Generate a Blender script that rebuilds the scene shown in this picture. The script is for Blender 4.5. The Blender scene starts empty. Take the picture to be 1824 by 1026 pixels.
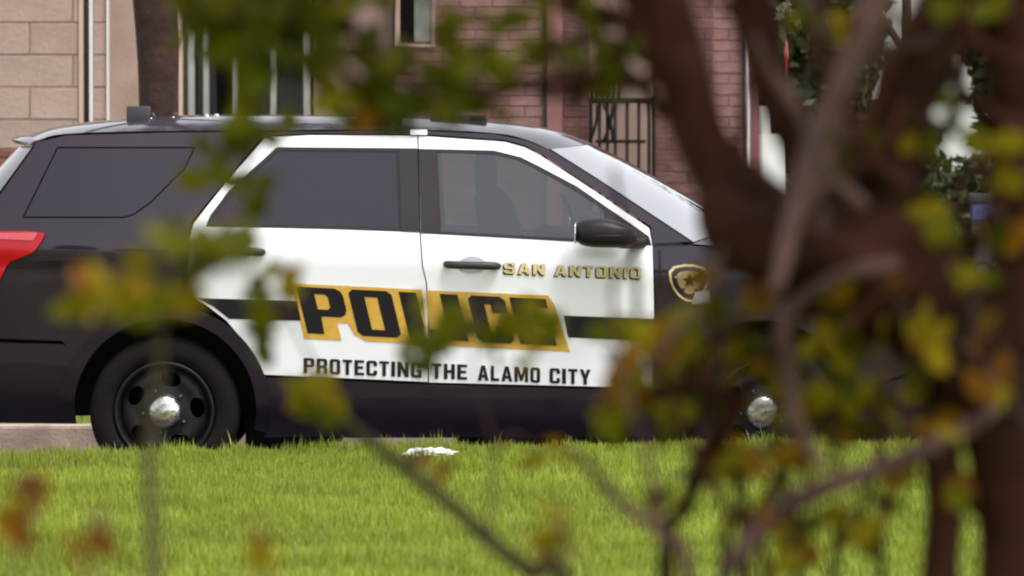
import bpy, bmesh, math, random
import numpy as np
from mathutils import Vector, Matrix, Euler
from mathutils.geometry import delaunay_2d_cdt
from math import radians as R, sin, cos, pi

random.seed(7)
rng = np.random.default_rng(7)
sc = bpy.context.scene
COL = sc.collection

# ------------------------------------------------------------------ camera, sky, sun, exposure
CAM_H, CAM_Y, PITCH, FPX = 1.7, -25.0, 1.69, 9275.0
cam = bpy.data.objects.new('camera', bpy.data.cameras.new('camera'))
COL.objects.link(cam)
cam.location = (0, CAM_Y, CAM_H)
cam.rotation_euler = (R(90 - PITCH), 0, 0)
cam.data.sensor_width = 36.0
cam.data.lens = FPX / 1824 * 36.0
cam.data.clip_start = 0.1
cam.data.clip_end = 2000
cam.data.dof.use_dof = True
cam.data.dof.focus_distance = 25.1
cam.data.dof.aperture_fstop = 4.1
cam.data.dof.aperture_blades = 7
sc.camera = cam

SUN_EL, SUN_AZ = 63.0, 135.0      # azimuth clockwise from +Y: behind the camera, to its right
world = bpy.data.worlds.new('World')
sc.world = world
world.use_nodes = True
wn = world.node_tree
sky = wn.nodes.new('ShaderNodeTexSky')
sky.sky_type = 'NISHITA'
sky.sun_disc = False
sky.sun_elevation = R(SUN_EL)
sky.sun_rotation = R(SUN_AZ)
sky.air_density = 1.0
sky.dust_density = 1.5
sky.ozone_density = 0.6
bg = wn.nodes['Background']
haze_sat = wn.nodes.new('ShaderNodeHueSaturation')        # a thin even overcast: the sky keeps little of its blue
haze_sat.inputs['Saturation'].default_value = 0.15
wn.links.new(sky.outputs[0], haze_sat.inputs['Color'])
wn.links.new(haze_sat.outputs[0], bg.inputs[0])
bg.inputs[1].default_value = 0.15
sun = bpy.data.objects.new('sun', bpy.data.lights.new('sun', 'SUN'))
COL.objects.link(sun)
sun.data.energy = 1.5
sun.data.angle = R(20)
sun.data.color = (1.0, 0.97, 0.95)
sdir = Vector((sin(R(SUN_AZ)) * cos(R(SUN_EL)), cos(R(SUN_AZ)) * cos(R(SUN_EL)), sin(R(SUN_EL))))
sun.rotation_euler = sdir.to_track_quat('Z', 'Y').to_euler()
sc.view_settings.view_transform = 'Standard'
sc.view_settings.look = 'None'
sc.view_settings.gamma = 1
sc.view_settings.use_curve_mapping = False
sc.view_settings.exposure = 0.97
sc.cycles.use_denoising = True
sc.cycles.filter_width = 2.2
sc.cycles.max_bounces = 8
sc.cycles.transparent_max_bounces = 12
sc.cycles.sample_clamp_indirect = 6

# ------------------------------------------------------------------ where a ray of the photograph meets a plane of the place
_th = R(90 - PITCH)
def P(px, py, Y=0.0):
    u = (px - 912) / FPX; v = (513 - py) / FPX
    d = Vector((u, v * cos(_th) + sin(_th), v * sin(_th) - cos(_th)))
    k = (Y - CAM_Y) / d.y
    return Vector((0, CAM_Y, CAM_H)) + d * k
def F(px, py, d): return P(px, py, CAM_Y + d)

# ------------------------------------------------------------------ materials
def mat(name, col, rough=0.6, metal=0.0, coat=0.0, noise=None, bump=None, spec=0.5):
    """noise = (scale, amount) colour variation; bump = (scale, strength)"""
    m = bpy.data.materials.new(name); m.use_nodes = True
    nt = m.node_tree; b = nt.nodes['Principled BSDF']
    b.inputs['Base Color'].default_value = (*col, 1)
    b.inputs['Roughness'].default_value = rough
    b.inputs['Metallic'].default_value = metal
    b.inputs['Coat Weight'].default_value = coat
    b.inputs['Coat Roughness'].default_value = 0.06
    b.inputs['Specular IOR Level'].default_value = spec
    tc = nt.nodes.new('ShaderNodeTexCoord')
    if noise:
        n = nt.nodes.new('ShaderNodeTexNoise'); n.inputs['Scale'].default_value = noise[0]
        n.inputs['Detail'].default_value = 5
        nt.links.new(tc.outputs['Object'], n.inputs['Vector'])
        r = nt.nodes.new('ShaderNodeValToRGB')
        r.color_ramp.elements[0].position = 0.3; r.color_ramp.elements[1].position = 0.7
        a = noise[1]
        r.color_ramp.elements[0].color = (*[c * (1 - a) for c in col], 1)
        r.color_ramp.elements[1].color = (*[min(1, c * (1 + a)) for c in col], 1)
        nt.links.new(n.outputs['Fac'], r.inputs[0])
        nt.links.new(r.outputs[0], b.inputs['Base Color'])
    if bump:
        n2 = nt.nodes.new('ShaderNodeTexNoise'); n2.inputs['Scale'].default_value = bump[0]; n2.inputs['Detail'].default_value = 6
        nt.links.new(tc.outputs['Object'], n2.inputs['Vector'])
        bp = nt.nodes.new('ShaderNodeBump'); bp.inputs['Strength'].default_value = bump[1]; bp.inputs['Distance'].default_value = 0.02
        nt.links.new(n2.outputs['Fac'], bp.inputs['Height']); nt.links.new(bp.outputs[0], b.inputs['Normal'])
    return m

def island_mat(name, cols, rough=0.6, translucent=0.0, noise=None, bump=None, obj_random=False, spec=0.4):
    """colour drawn at random for each loose piece (or each object) from a ramp of its kind's own colours"""
    m = bpy.data.materials.new(name); m.use_nodes = True
    nt = m.node_tree; b = nt.nodes['Principled BSDF']; out = nt.nodes['Material Output']
    b.inputs['Roughness'].default_value = rough
    b.inputs['Specular IOR Level'].default_value = spec
    if obj_random:
        g = nt.nodes.new('ShaderNodeObjectInfo'); src = g.outputs['Random']
    else:
        g = nt.nodes.new('ShaderNodeNewGeometry'); src = g.outputs['Random Per Island']
    r = nt.nodes.new('ShaderNodeValToRGB')
    e = r.color_ramp.elements
    while len(e) < len(cols): e.new(0.5)
    for i, c in enumerate(cols):
        e[i].position = i / (len(cols) - 1); e[i].color = (*c, 1)
    nt.links.new(src, r.inputs[0])
    colour = r.outputs[0]
    if noise:
        tc = nt.nodes.new('ShaderNodeTexCoord')
        n = nt.nodes.new('ShaderNodeTexNoise'); n.inputs['Scale'].default_value = noise[0]; n.inputs['Detail'].default_value = 4
        nt.links.new(tc.outputs['Object'], n.inputs['Vector'])
        mp = nt.nodes.new('ShaderNodeMapRange')
        mp.inputs[1].default_value = 0.3; mp.inputs[2].default_value = 0.7
        mp.inputs[3].default_value = 1 - noise[1]; mp.inputs[4].default_value = 1 + noise[1]
        nt.links.new(n.outputs['Fac'], mp.inputs[0])
        mx = nt.nodes.new('ShaderNodeMix'); mx.data_type = 'RGBA'; mx.blend_type = 'MULTIPLY'
        mx.inputs[0].default_value = 1
        nt.links.new(colour, mx.inputs[6]); nt.links.new(mp.outputs[0], mx.inputs[7])
        colour = mx.outputs[2]
    nt.links.new(colour, b.inputs['Base Color'])
    if bump:
        tc2 = nt.nodes.new('ShaderNodeTexCoord')
        n2 = nt.nodes.new('ShaderNodeTexNoise'); n2.inputs['Scale'].default_value = bump[0]; n2.inputs['Detail'].default_value = 6
        nt.links.new(tc2.outputs['Object'], n2.inputs['Vector'])
        bp = nt.nodes.new('ShaderNodeBump'); bp.inputs['Strength'].default_value = bump[1]; bp.inputs['Distance'].default_value = 0.02
        nt.links.new(n2.outputs['Fac'], bp.inputs['Height']); nt.links.new(bp.outputs[0], b.inputs['Normal'])
    if translucent:
        t = nt.nodes.new('ShaderNodeBsdfTranslucent'); nt.links.new(colour, t.inputs[0])
        ms = nt.nodes.new('ShaderNodeMixShader'); ms.inputs[0].default_value = translucent
        nt.links.new(b.outputs[0], ms.inputs[1]); nt.links.new(t.outputs[0], ms.inputs[2])
        nt.links.new(ms.outputs[0], out.inputs[0])
    return m

def glass(name, tint, ior=1.5, body=0.0, bodycol=(0.05, 0.05, 0.055)):
    """thin pane: tinted see-through, mirror-like towards grazing; body = share of diffuse bodycol (tint film; painted sky sheen on the windscreen)"""
    m = bpy.data.materials.new(name); m.use_nodes = True
    nt = m.node_tree; nt.nodes.remove(nt.nodes['Principled BSDF']); out = nt.nodes['Material Output']
    fr = nt.nodes.new('ShaderNodeFresnel'); fr.inputs[0].default_value = ior
    t = nt.nodes.new('ShaderNodeBsdfTransparent'); t.inputs[0].default_value = (*tint, 1)
    g = nt.nodes.new('ShaderNodeBsdfGlossy'); g.inputs['Roughness'].default_value = 0.03
    base = t.outputs[0]
    if body:
        d = nt.nodes.new('ShaderNodeBsdfDiffuse'); d.inputs[0].default_value = (*bodycol, 1)
        mb = nt.nodes.new('ShaderNodeMixShader'); mb.inputs[0].default_value = body
        nt.links.new(base, mb.inputs[1]); nt.links.new(d.outputs[0], mb.inputs[2]); base = mb.outputs[0]
    ms = nt.nodes.new('ShaderNodeMixShader')
    nt.links.new(fr.outputs[0], ms.inputs[0]); nt.links.new(base, ms.inputs[1]); nt.links.new(g.outputs[0], ms.inputs[2])
    nt.links.new(ms.outputs[0], out.inputs[0])
    return m

M = {}
M['black_paint'] = mat('black_paint', (0.022, 0.0130, 0.024), 0.35, coat=0.8, noise=(3, 0.15), spec=0.1)
M['white_vinyl'] = mat('white_vinyl', (0.84, 0.83, 0.86), 0.35, coat=0.5, noise=(4, 0.02))
M['black_vinyl'] = mat('black_vinyl', (0.010, 0.007, 0.010), 0.5, spec=0.25)
M['gold_vinyl'] = mat('gold_vinyl', (0.62, 0.36, 0.055), 0.4, noise=(30, 0.1))
M['pale_gold'] = mat('pale_gold', (0.60, 0.48, 0.23), 0.4, noise=(60, 0.25))
M['trim'] = mat('trim', (0.014, 0.0085, 0.013), 0.45, noise=(8, 0.2), spec=0.3)
M['cladding'] = mat('cladding', (0.012, 0.006, 0.015), 0.42, noise=(9, 0.2), bump=(120, 0.08), spec=0.3)
M['under'] = mat('under', (0.010, 0.008, 0.009), 0.9)
M['rubber'] = mat('rubber', (0.008, 0.0046, 0.005), 0.85, noise=(14, 0.25), bump=(60, 0.2), spec=0.2)
M['steel_wheel'] = mat('steel_wheel', (0.007, 0.005, 0.006), 0.5, noise=(20, 0.3), spec=0.3)
M['chrome'] = mat('chrome', (0.80, 0.77, 0.76), 0.20, metal=1.0, noise=(45, 0.3), bump=(45, 0.28))
M['red_lens'] = mat('red_lens', (0.47, 0.003, 0.010), 0.2, coat=0.4, spec=0.2)
M['red_lens_light'] = mat('red_lens_light', (0.60, 0.07, 0.09), 0.2, coat=0.4)
M['head_lens'] = mat('head_lens', (0.5, 0.5, 0.52), 0.1, coat=1.0)
M['seat'] = mat('seat', (0.030, 0.028, 0.032), 0.85, noise=(20, 0.2))
M['plastic'] = mat('plastic', (0.022, 0.016, 0.017), 0.5, noise=(10, 0.2))
M['silver'] = mat('silver', (0.6, 0.6, 0.6), 0.3, metal=1.0)
M['glass_front'] = glass('glass_front', (0.62, 0.64, 0.68), 1.45, 0.26, (0.20, 0.21, 0.245))
M['glass_tinted'] = glass('glass_tinted', (0.10, 0.09, 0.10), 1.5, 0.6, (0.042, 0.029, 0.048))
M['glass_screen'] = glass('glass_screen', (0.55, 0.62, 0.62), 1.75, 0.40, (0.62, 0.65, 0.71))  # pale diffuse share paints the sky's reflection into the windscreen
M['glass_rear'] = glass('glass_rear', (0.10, 0.09, 0.10), 1.5, 0.15, (0.12, 0.11, 0.12))
M['glass_building'] = glass('glass_building', (0.25, 0.24, 0.22), 1.5, 0.2, (0.03, 0.025, 0.03))

# ------------------------------------------------------------------ object helpers
BASE = {}            # world offset of an object's local space
def tag(o, label=None, cat=None, group=None, kind=None):
    if label: o['label'] = label
    if cat: o['category'] = cat
    if group: o['group'] = group
    if kind: o['kind'] = kind
    return o
def thing(name, loc, label, cat, group=None):
    o = bpy.data.objects.new(name, None); COL.objects.link(o); o.location = loc
    o.empty_display_size = 0.2
    BASE[o] = Vector(loc)
    return tag(o, label, cat, group)
def new_mesh(name, verts, faces, m, smooth=True):
    me = bpy.data.meshes.new(name)
    me.from_pydata([tuple(v) for v in verts], [], faces)
    me.materials.append(m)
    me.validate(); me.update()
    if smooth: me.polygons.foreach_set('use_smooth', [True] * len(me.polygons))
    return me
def link(name, me, parent=None, base=None):
    o = bpy.data.objects.new(name, me); COL.objects.link(o)
    if parent is not None:
        o.parent = parent; BASE[o] = BASE[parent]
    else:
        o.location = base; BASE[o] = Vector(base)
    return o
def mk(name, verts, faces, m, parent=None, base=None, smooth=True):
    """one mesh object from vertices in world coordinates"""
    verts = [Vector(v) for v in verts]
    if parent is not None: off = BASE[parent]
    else:
        if base is None:
            xs = [v.x for v in verts]; ys = [v.y for v in verts]; zs = [v.z for v in verts]
            base = Vector(((min(xs) + max(xs)) / 2, (min(ys) + max(ys)) / 2, min(zs)))
        off = Vector(base)
    return link(name, new_mesh(name, [v - off for v in verts], faces, m, smooth), parent, base)
def sharp(o, ang=35):
    me = o.data
    me.set_sharp_from_angle(angle=R(ang))
    return o

def box_geo(x0, x1, y0, y1, z0, z1, bev=0.0):
    bm = bmesh.new()
    bmesh.ops.create_cube(bm, size=1)
    for v in bm.verts:
        v.co = Vector((x0 + (v.co.x + .5) * (x1 - x0), y0 + (v.co.y + .5) * (y1 - y0), z0 + (v.co.z + .5) * (z1 - z0)))
    if bev:
        bmesh.ops.bevel(bm, geom=bm.edges[:], offset=bev, segments=2, affect='EDGES', profile=0.6)
    bm.verts.ensure_lookup_table()
    vs = [v.co.copy() for v in bm.verts]; bm.verts.index_update()
    fs = [[v.index for v in f.verts] for f in bm.faces]
    bm.free()
    return vs, fs
def box(name, x0, x1, y0, y1, z0, z1, m, parent=None, bev=0.0, **k):
    vs, fs = box_geo(x0, x1, y0, y1, z0, z1, bev)
    return sharp(mk(name, vs, fs, m, parent, **k), 40)

def spline(pts, n):
    """Catmull-Rom through pts (tuples of any length)"""
    a = np.array(pts, float); N = len(a)
    a = np.vstack([2 * a[0] - a[1], a, 2 * a[-1] - a[-2]])
    out = []
    for t in np.linspace(0, N - 1 - 1e-9, n):
        i = int(t); f = t - i
        p0, p1, p2, p3 = a[i], a[i + 1], a[i + 2], a[i + 3]
        out.append(0.5 * ((2 * p1) + (-p0 + p2) * f + (2 * p0 - 5 * p1 + 4 * p2 - p3) * f * f + (-p0 + 3 * p1 - 3 * p2 + p3) * f ** 3))
    return np.array(out)

def tube_geo(pts, radii, seg=8, wob=0.0):
    pts = [Vector(p) for p in pts]
    vs, fs = [], []
    up = Vector((0, -1, 0.01))
    for i, p in enumerate(pts):
        d = (pts[min(i + 1, len(pts) - 1)] - pts[max(i - 1, 0)]).normalized()
        a = d.cross(up)
        if a.length < 1e-3: a = d.cross(Vector((1, 0, 0)))
        a.normalize(); b = d.cross(a).normalized()
        for k in range(seg):
            t = 2 * pi * k / seg
            r = radii[i] * (1 + wob * (sin(3 * t + i * 0.8) + sin(2 * t - i * 0.37 + 1)) * 0.5)
            vs.append(p + a * (cos(t) * r) + b * (sin(t) * r))
    for i in range(len(pts) - 1):
        for k in range(seg):
            k2 = (k + 1) % seg
            fs.append([i * seg + k, i * seg + k2, (i + 1) * seg + k2, (i + 1) * seg + k])
    fs.append(list(range(seg))[::-1]); n = (len(pts) - 1) * seg
    fs.append([n + k for k in range(seg)])
    return vs, fs
def tube(name, pts, radii, m, parent=None, seg=8, wob=0.0, n=None):
    if n:
        a = spline([(*p, r) for p, r in zip([Vector(q) for q in pts], radii)], n)
        pts = [Vector(q[:3]) for q in a]; radii = [max(0.0008, q[3]) for q in a]
    vs, fs = tube_geo(pts, radii, seg, wob)
    return mk(name, vs, fs, m, parent)

def inside(p, poly):
    x, y = p; c = False; j = len(poly) - 1
    for i in range(len(poly)):
        xi, yi = poly[i]; xj, yj = poly[j]
        if (yi > y) != (yj > y) and x < (xj - xi) * (y - yi) / (yj - yi) + xi: c = not c
        j = i
    return c
def densify(poly, step):
    out = []
    for i in range(len(poly)):
        a = Vector(poly[i]); b = Vector(poly[(i + 1) % len(poly)])
        n = max(1, int(math.ceil((b - a).length / step)))
        for k in range(n): out.append(tuple(a.lerp(b, k / n)))
    return out
def inset(poly, d):
    """move every edge inwards by d (sign from the winding)"""
    A = sum(poly[i][0] * poly[(i + 1) % len(poly)][1] - poly[(i + 1) % len(poly)][0] * poly[i][1] for i in range(len(poly)))
    s = 1 if A > 0 else -1
    out = []
    n = len(poly)
    for i in range(n):
        p0, p1, p2 = Vector(poly[i - 1]), Vector(poly[i]), Vector(poly[(i + 1) % n])
        e1 = (p1 - p0).normalized(); e2 = (p2 - p1).normalized()
        n1 = Vector((-e1.y, e1.x)) * s; n2 = Vector((-e2.y, e2.x)) * s
        b = n1 + n2
        if b.length < 1e-6: b = n1
        b.normalize()
        k = d / max(0.35, b.dot(n1))
        out.append(tuple(p1 + b * k))
    return out
def round_poly(poly, it=1):
    for _ in range(it):
        o = []
        for i in range(len(poly)):
            a = Vector(poly[i]); b = Vector(poly[(i + 1) % len(poly)])
            o.append(tuple(a.lerp(b, .25))); o.append(tuple(a.lerp(b, .75)))
        poly = o
    return poly
def fill2d(outline, holes=(), step=0.06):
    """triangles of a 2-D region: (points, triangles, loops of boundary indices)"""
    loops = [densify(outline, step)] + [densify(h, step) for h in holes]
    pts, edges = [], []
    for lp in loops:
        k0 = len(pts)
        pts += lp
        edges += [(k0 + i, k0 + (i + 1) % len(lp)) for i in range(len(lp))]
    bnd = np.array(pts)
    xs = [p[0] for p in loops[0]]; zs = [p[1] for p in loops[0]]
    nx = int((max(xs) - min(xs)) / step) + 1; nz = int((max(zs) - min(zs)) / step) + 1
    for i in range(nx + 1):
        for j in range(nz + 1):
            p = (min(xs) + (i + 0.5 * (j % 2)) * step, min(zs) + j * step)
            if inside(p, loops[0]) and not any(inside(p, h) for h in loops[1:]):
                if np.min(np.hypot(bnd[:, 0] - p[0], bnd[:, 1] - p[1])) > step * 0.45: pts.append(p)
    r = delaunay_2d_cdt([Vector(p) for p in pts], edges, [], 0, 1e-6)
    V = [(v.x, v.y) for v in r[0]]
    T = []
    for f in r[2]:
        c = (sum(V[i][0] for i in f) / 3, sum(V[i][1] for i in f) / 3)
        if inside(c, loops[0]) and not any(inside(c, h) for h in loops[1:]):
            a, b, d = (V[i] for i in f)
            if (b[0] - a[0]) * (d[1] - a[1]) - (b[1] - a[1]) * (d[0] - a[0]) < 0: f = f[::-1]
            T.append(list(f))
    return V, T
def slab_geo(V, T, fn, back):
    """front sheet fn(a, b) with its rim turned in by the vector back"""
    vs = [fn(*p) for p in V]; fs = [list(t) for t in T]
    cnt = {}
    for t in T:
        for i in range(3):
            e = (t[i], t[(i + 1) % 3]); cnt[e] = cnt.get(e, 0) + 1
    rim = [e for e in cnt if (e[1], e[0]) not in cnt]
    idx = {}
    n0 = len(vs)
    for a, b in rim:
        for q in (a, b):
            if q not in idx:
                idx[q] = len(vs); vs.append(vs[q].copy()); vs.append(vs[q] + back)
    for a, b in rim:
        fs.append([idx[b], idx[a], idx[a] + 1, idx[b] + 1])
    return vs, fs

# ================================================================== GROUND
def sheet(name, x0, x1, y0, y1, z, m, nx=1, ny=1, fz=None):
    vs, fs = [], []
    for j in range(ny + 1):
        for i in range(nx + 1):
            x = x0 + (x1 - x0) * i / nx; y = y0 + (y1 - y0) * j / ny
            vs.append((x, y, z + (fz(x, y) if fz else 0)))
    for j in range(ny):
        for i in range(nx):
            a = j * (nx + 1) + i
            fs.append([a, a + 1, a + nx + 2, a + nx + 1])
    return tag(mk(name, vs, fs, m, base=(0, 0, 0)), kind='structure')
M['asphalt'] = mat('asphalt', (0.055, 0.052, 0.052), 0.9, noise=(40, 0.3), bump=(150, 0.4))
M['lawn'] = mat('lawn', (0.115, 0.150, 0.022), 0.95, noise=(2.2, 0.35), bump=(40, 0.6))
M['concrete'] = mat('concrete', (0.44, 0.335, 0.265), 0.85, noise=(7, 0.25), bump=(60, 0.25))
LAWN_Z, LAWN_Y = 0.205, -0.50
def lawn_z(x): return 0.014 * np.clip(x, -6, 6)
FAR_Y = 2.72
sheet('ground', -600, 600, -600, 600, -0.03, M['lawn'])
sheet('road', -120, 120, LAWN_Y + 0.10, FAR_Y + 0.05, 0.0, M['asphalt'])
sheet('lawn', -60, 60, -60, LAWN_Y, LAWN_Z, M['lawn'], 40, 2, lambda x, y: float(lawn_z(x)))
sheet('far_lawn', -60, 60, FAR_Y + 0.16, 60, 0.145, M['lawn'])
def kerb(y0, y1, ztop, name):
    # precast lengths with open joints
    root = tag(mk(name, *box_geo(-30, 30, y0 + 0.01, y1 - 0.01, -0.05, ztop - 0.03), M['concrete'], base=(0, y0, 0)), kind='structure')
    me = None
    L = 1.8
    for i in range(-7, 7):
        if me is None:
            vs, fs = box_geo(0, L - 0.012, 0, y1 - y0, -0.05, ztop, 0.018)
            me = new_mesh('kerb_stone', vs, fs, M['concrete'], smooth=False)
        o = bpy.data.objects.new('kerb_stone', me); COL.objects.link(o); o.parent = root
        o.location = (i * L + random.uniform(-.003, .003), 0, random.uniform(-.004, .004))
kerb(LAWN_Y, LAWN_Y + 0.14, 0.155, 'kerb')
kerb(FAR_Y, FAR_Y + 0.16, 0.150, 'far_kerb')

# grass blades of the near lawn
M['grass'] = island_mat('grass', [(0.175, 0.235, 0.016), (0.27, 0.335, 0.026), (0.34, 0.385, 0.045), (0.43, 0.45, 0.10)], 0.6, 0.40, noise=(1.3, 0.22))
def blades(name, N, x0, x1, y0, y1, z0, hmin, hmax, w, m, edge_extra=0, fz=None):
    x = rng.uniform(x0, x1, N); y = y1 - (y1 - y0) * rng.uniform(0, 1, N) ** 1.15
    if edge_extra:
        k = edge_extra
        y[:k] = y1 + rng.uniform(-0.10, 0.05, k)
    z = z0 + (fz(x) if fz else 0 * x)
    pn = np.sin(x * 1.7 + 2 * np.sin(y * 1.1)) * np.cos(y * 2.1 + np.sin(x * 2.3))
    h = rng.uniform(hmin, hmax, N) * (1 + 0.25 * pn) * np.where(rng.uniform(0, 1, N) > 0.97, 1.5, 1)
    h *= 1 + 0.30 * np.sin(x * 11 + 3 * np.sin(x * 4.7) + y * 7)
    if edge_extra: h[:edge_extra] *= rng.uniform(0.8, 1.35, edge_extra)
    a = rng.uniform(0, 2 * pi, N); lean = rng.normal(0, 0.32, N) * h; la = rng.uniform(0, 2 * pi, N)
    ww = w * rng.uniform(0.6, 1.3, N)
    dx, dy = np.cos(a) * ww, np.sin(a) * ww
    lx, ly = np.cos(la) * lean, np.sin(la) * lean
    V = np.zeros((N, 5, 3))
    V[:, 0] = np.stack([x - dx, y - dy, z - .01], 1)
    V[:, 1] = np.stack([x + dx, y + dy, z - .01], 1)
    V[:, 2] = np.stack([x - dx * .7 + lx * .4, y - dy * .7 + ly * .4, z + h * .55], 1)
    V[:, 3] = np.stack([x + dx * .7 + lx * .4, y + dy * .7 + ly * .4, z + h * .55], 1)
    V[:, 4] = np.stack([x + lx, y + ly, z + h], 1)
    b = (np.arange(N) * 5)[:, None]
    Fq = np.concatenate([b + 0, b + 1, b + 3, b + 0, b + 3, b + 2, b + 2, b + 3, b + 4], 1).reshape(-1)
    me = bpy.data.meshes.new(name)
    me.vertices.add(N * 5); me.vertices.foreach_set('co', V.reshape(-1))
    me.loops.add(len(Fq)); me.loops.foreach_set('vertex_index', Fq.astype(np.int32))
    nf = len(Fq) // 3
    me.polygons.add(nf); me.polygons.foreach_set('loop_start', (np.arange(nf) * 3).astype(np.int32))
    me.materials.append(m); me.update(calc_edges=True); me.validate()
    o = bpy.data.objects.new(name, me); COL.objects.link(o)
    return tag(o, kind='stuff')
g = blades('grass', 400000, -5.8, 5.8, -9.6, LAWN_Y, LAWN_Z, 0.022, 0.058, 0.0032, M['grass'], 9000, lawn_z)
tag(g, 'short bright green lawn grass in front of the parked police car', 'grass')
g2 = blades('grass', 40000, -7, 7, FAR_Y + 0.18, FAR_Y + 3.2, 0.145, 0.02, 0.05, 0.004, M['grass'])
tag(g2, 'strip of lawn grass behind the far kerb', 'grass')

# ================================================================== BUILDINGS
BY = 11.0                     # facade plane, 36 m from the camera
M['stone'] = island_mat('stone', [(0.406, 0.273, 0.234), (0.437, 0.296, 0.257), (0.413, 0.289, 0.257), (0.452, 0.320, 0.281)], 0.9, noise=(5, 0.10), bump=(30, 0.35), obj_random=True)
M['mortar'] = mat('mortar', (0.34, 0.225, 0.20), 0.95, noise=(20, 0.2))
M['brick'] = island_mat('brick', [(0.124, 0.053, 0.051), (0.155, 0.071, 0.068), (0.174, 0.084, 0.081), (0.136, 0.059, 0.057)], 0.9, noise=(9, 0.2), bump=(40, 0.4), obj_random=True)
M['brick_rest'] = island_mat('brick_rest', [(0.124, 0.053, 0.051), (0.155, 0.071, 0.068), (0.174, 0.084, 0.081), (0.136, 0.059, 0.057)], 0.9, noise=(9, 0.2), bump=(40, 0.4))
M['brick_pink'] = island_mat('brick_pink', [(0.238, 0.119, 0.112), (0.266, 0.137, 0.130), (0.252, 0.133, 0.126)], 0.9, noise=(9, 0.15), bump=(40, 0.4), obj_random=True)
M['brick_mortar'] = mat('brick_mortar', (0.185, 0.097, 0.092), 0.95, noise=(20, 0.2))
M['tan_plaster'] = mat('tan_plaster', (0.37, 0.25, 0.21), 0.9, noise=(4, 0.12), bump=(50, 0.2))
M['frame_dark'] = mat('frame_dark', (0.030, 0.026, 0.034), 0.5)
M['frame_pale'] = mat('frame_pale', (0.34, 0.31, 0.31), 0.45, noise=(8, 0.1))
M['frame_tan'] = mat('frame_tan', (0.62, 0.42, 0.32), 0.6)
M['white_paint'] = mat('white_paint', (0.78, 0.77, 0.76), 0.5, noise=(6, 0.06))
M['iron'] = mat('iron', (0.009, 0.006, 0.006), 0.6, noise=(20, 0.2), spec=0.2)
M['roofing'] = mat('roofing', (0.10, 0.075, 0.065), 0.9, noise=(6, 0.2))

def courses(parent, x0, x1, z0, z1, y, L, H, joint, depth, m, name, seen=None, m_rest=None, zref=0.0):
    """pieces laid in half bond; those outside `seen` (x0,x1,z0,z1) are joined into one part of kind stuff"""
    cache = {}
    rest_v, rest_f = [], []
    n = 0
    r0 = int(math.floor((z0 - zref) / H)); r1 = int(math.ceil((z1 - zref) / H))
    for r in range(r0, r1):
        a, b = max(z0, zref + r * H), min(z1, zref + (r + 1) * H)
        if b - a < joint * 2: continue
        x = x0 - (L / 2 if r % 2 else 0)
        while x < x1:
            p, q = max(x0, x), min(x1, x + L)
            x += L
            if q - p < joint * 2.5: continue
            w, h = q - p - joint, b - a - joint
            yy = y + random.uniform(-.003, .003)
            if seen and not (q > seen[0] and p < seen[1] and b > seen[2] and a < seen[3]):
                vs, fs = box_geo(p + joint / 2, q - joint / 2, yy, yy + depth, a + joint / 2, b - joint / 2)
                k = len(rest_v); rest_v += vs; rest_f += [[i + k for i in f] for f in fs]
                continue
            key = (round(w, 3), round(h, 3))
            if key not in cache:
                vs, fs = box_geo(-w / 2, w / 2, 0, depth, -h / 2, h / 2, 0.004)
                cache[key] = new_mesh(name, vs, fs, m, smooth=False)
            o = bpy.data.objects.new(name, cache[key]); COL.objects.link(o); o.parent = parent
            BASE[o] = BASE[parent]
            o.location = Vector(((p + q) / 2, yy, (a + b) / 2)) - BASE[parent]
            o.rotation_euler = (random.uniform(-.006, .006), random.uniform(-.004, .004), random.uniform(-.006, .006))
            n += 1
    if rest_v:
        o = mk(name, rest_v, rest_f, m_rest or m, parent, smooth=False); tag(o, kind='stuff')
    return n
def X(px, Y=BY): return P(px, 239, Y).x
def Z(py, Y=BY): return P(912, py, Y).z

# ---- tan stone building with glazed front
sx0, sx1 = X(53 - 154 * 2), X(700)
stone_b = thing('stone_building', ((sx0 + sx1) / 2, BY, 0), 'tan stone block building with a dark framed window strip and glazed front', 'building')
wl = box('wall', sx0, X(141), BY + 0.010, BY + 0.5, 0.0, 3.5, M['mortar'], stone_b)
zc = Z(213)
courses(wl, sx0, X(141), Z(265), 3.5, BY, 154 / 257.6, (Z(40) - Z(213)) / 3, 0.010, 0.08, M['stone'], 'stone_block', zref=zc)
# red base course below
M['base_brick'] = island_mat('base_brick', [(0.20, 0.075, 0.055), (0.26, 0.10, 0.075), (0.23, 0.085, 0.07)], 0.9, noise=(9, 0.2), bump=(40, 0.4), obj_random=True)
courses(wl, sx0, X(141), 0.15, Z(267), BY - 0.03, 0.23, 0.077, 0.01, 0.11, M['base_brick'], 'brick', seen=(X(-60), X(141), Z(345), 9), m_rest=M['brick_rest'])
# narrow window strip: pale jamb, dark frame, pale bead, stone return
w1 = box('window', X(148), X(159), BY + 0.10, BY + 0.16, 0.2, 3.5, M['glass_building'], stone_b)
box('frame', X(141), X(148), BY - 0.015, BY + 0.16, 0.2, 3.5, M['frame_tan'], w1)
box('frame', X(159), X(165), BY + 0.02, BY + 0.16, 0.2, 3.5, M['white_paint'], w1)
box('backing', X(148), X(159), BY + 0.17, BY + 0.4, 0.2, 3.5, M['frame_dark'], w1)
pier = box('pier', X(165), X(193), BY + 0.038, BY + 0.5, 0.0, 3.5, M['mortar'], stone_b)
courses(pier, X(165), X(190), 0.15, 3.5, BY + 0.03, 0.5, (Z(40) - Z(213)) / 3, 0.010, 0.08, M['stone'], 'stone_block', zref=zc)
box('corner_trim', X(190), X(194), BY + 0.01, BY + 0.5, 0.0, 3.5, M['white_paint'], stone_b)
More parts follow.
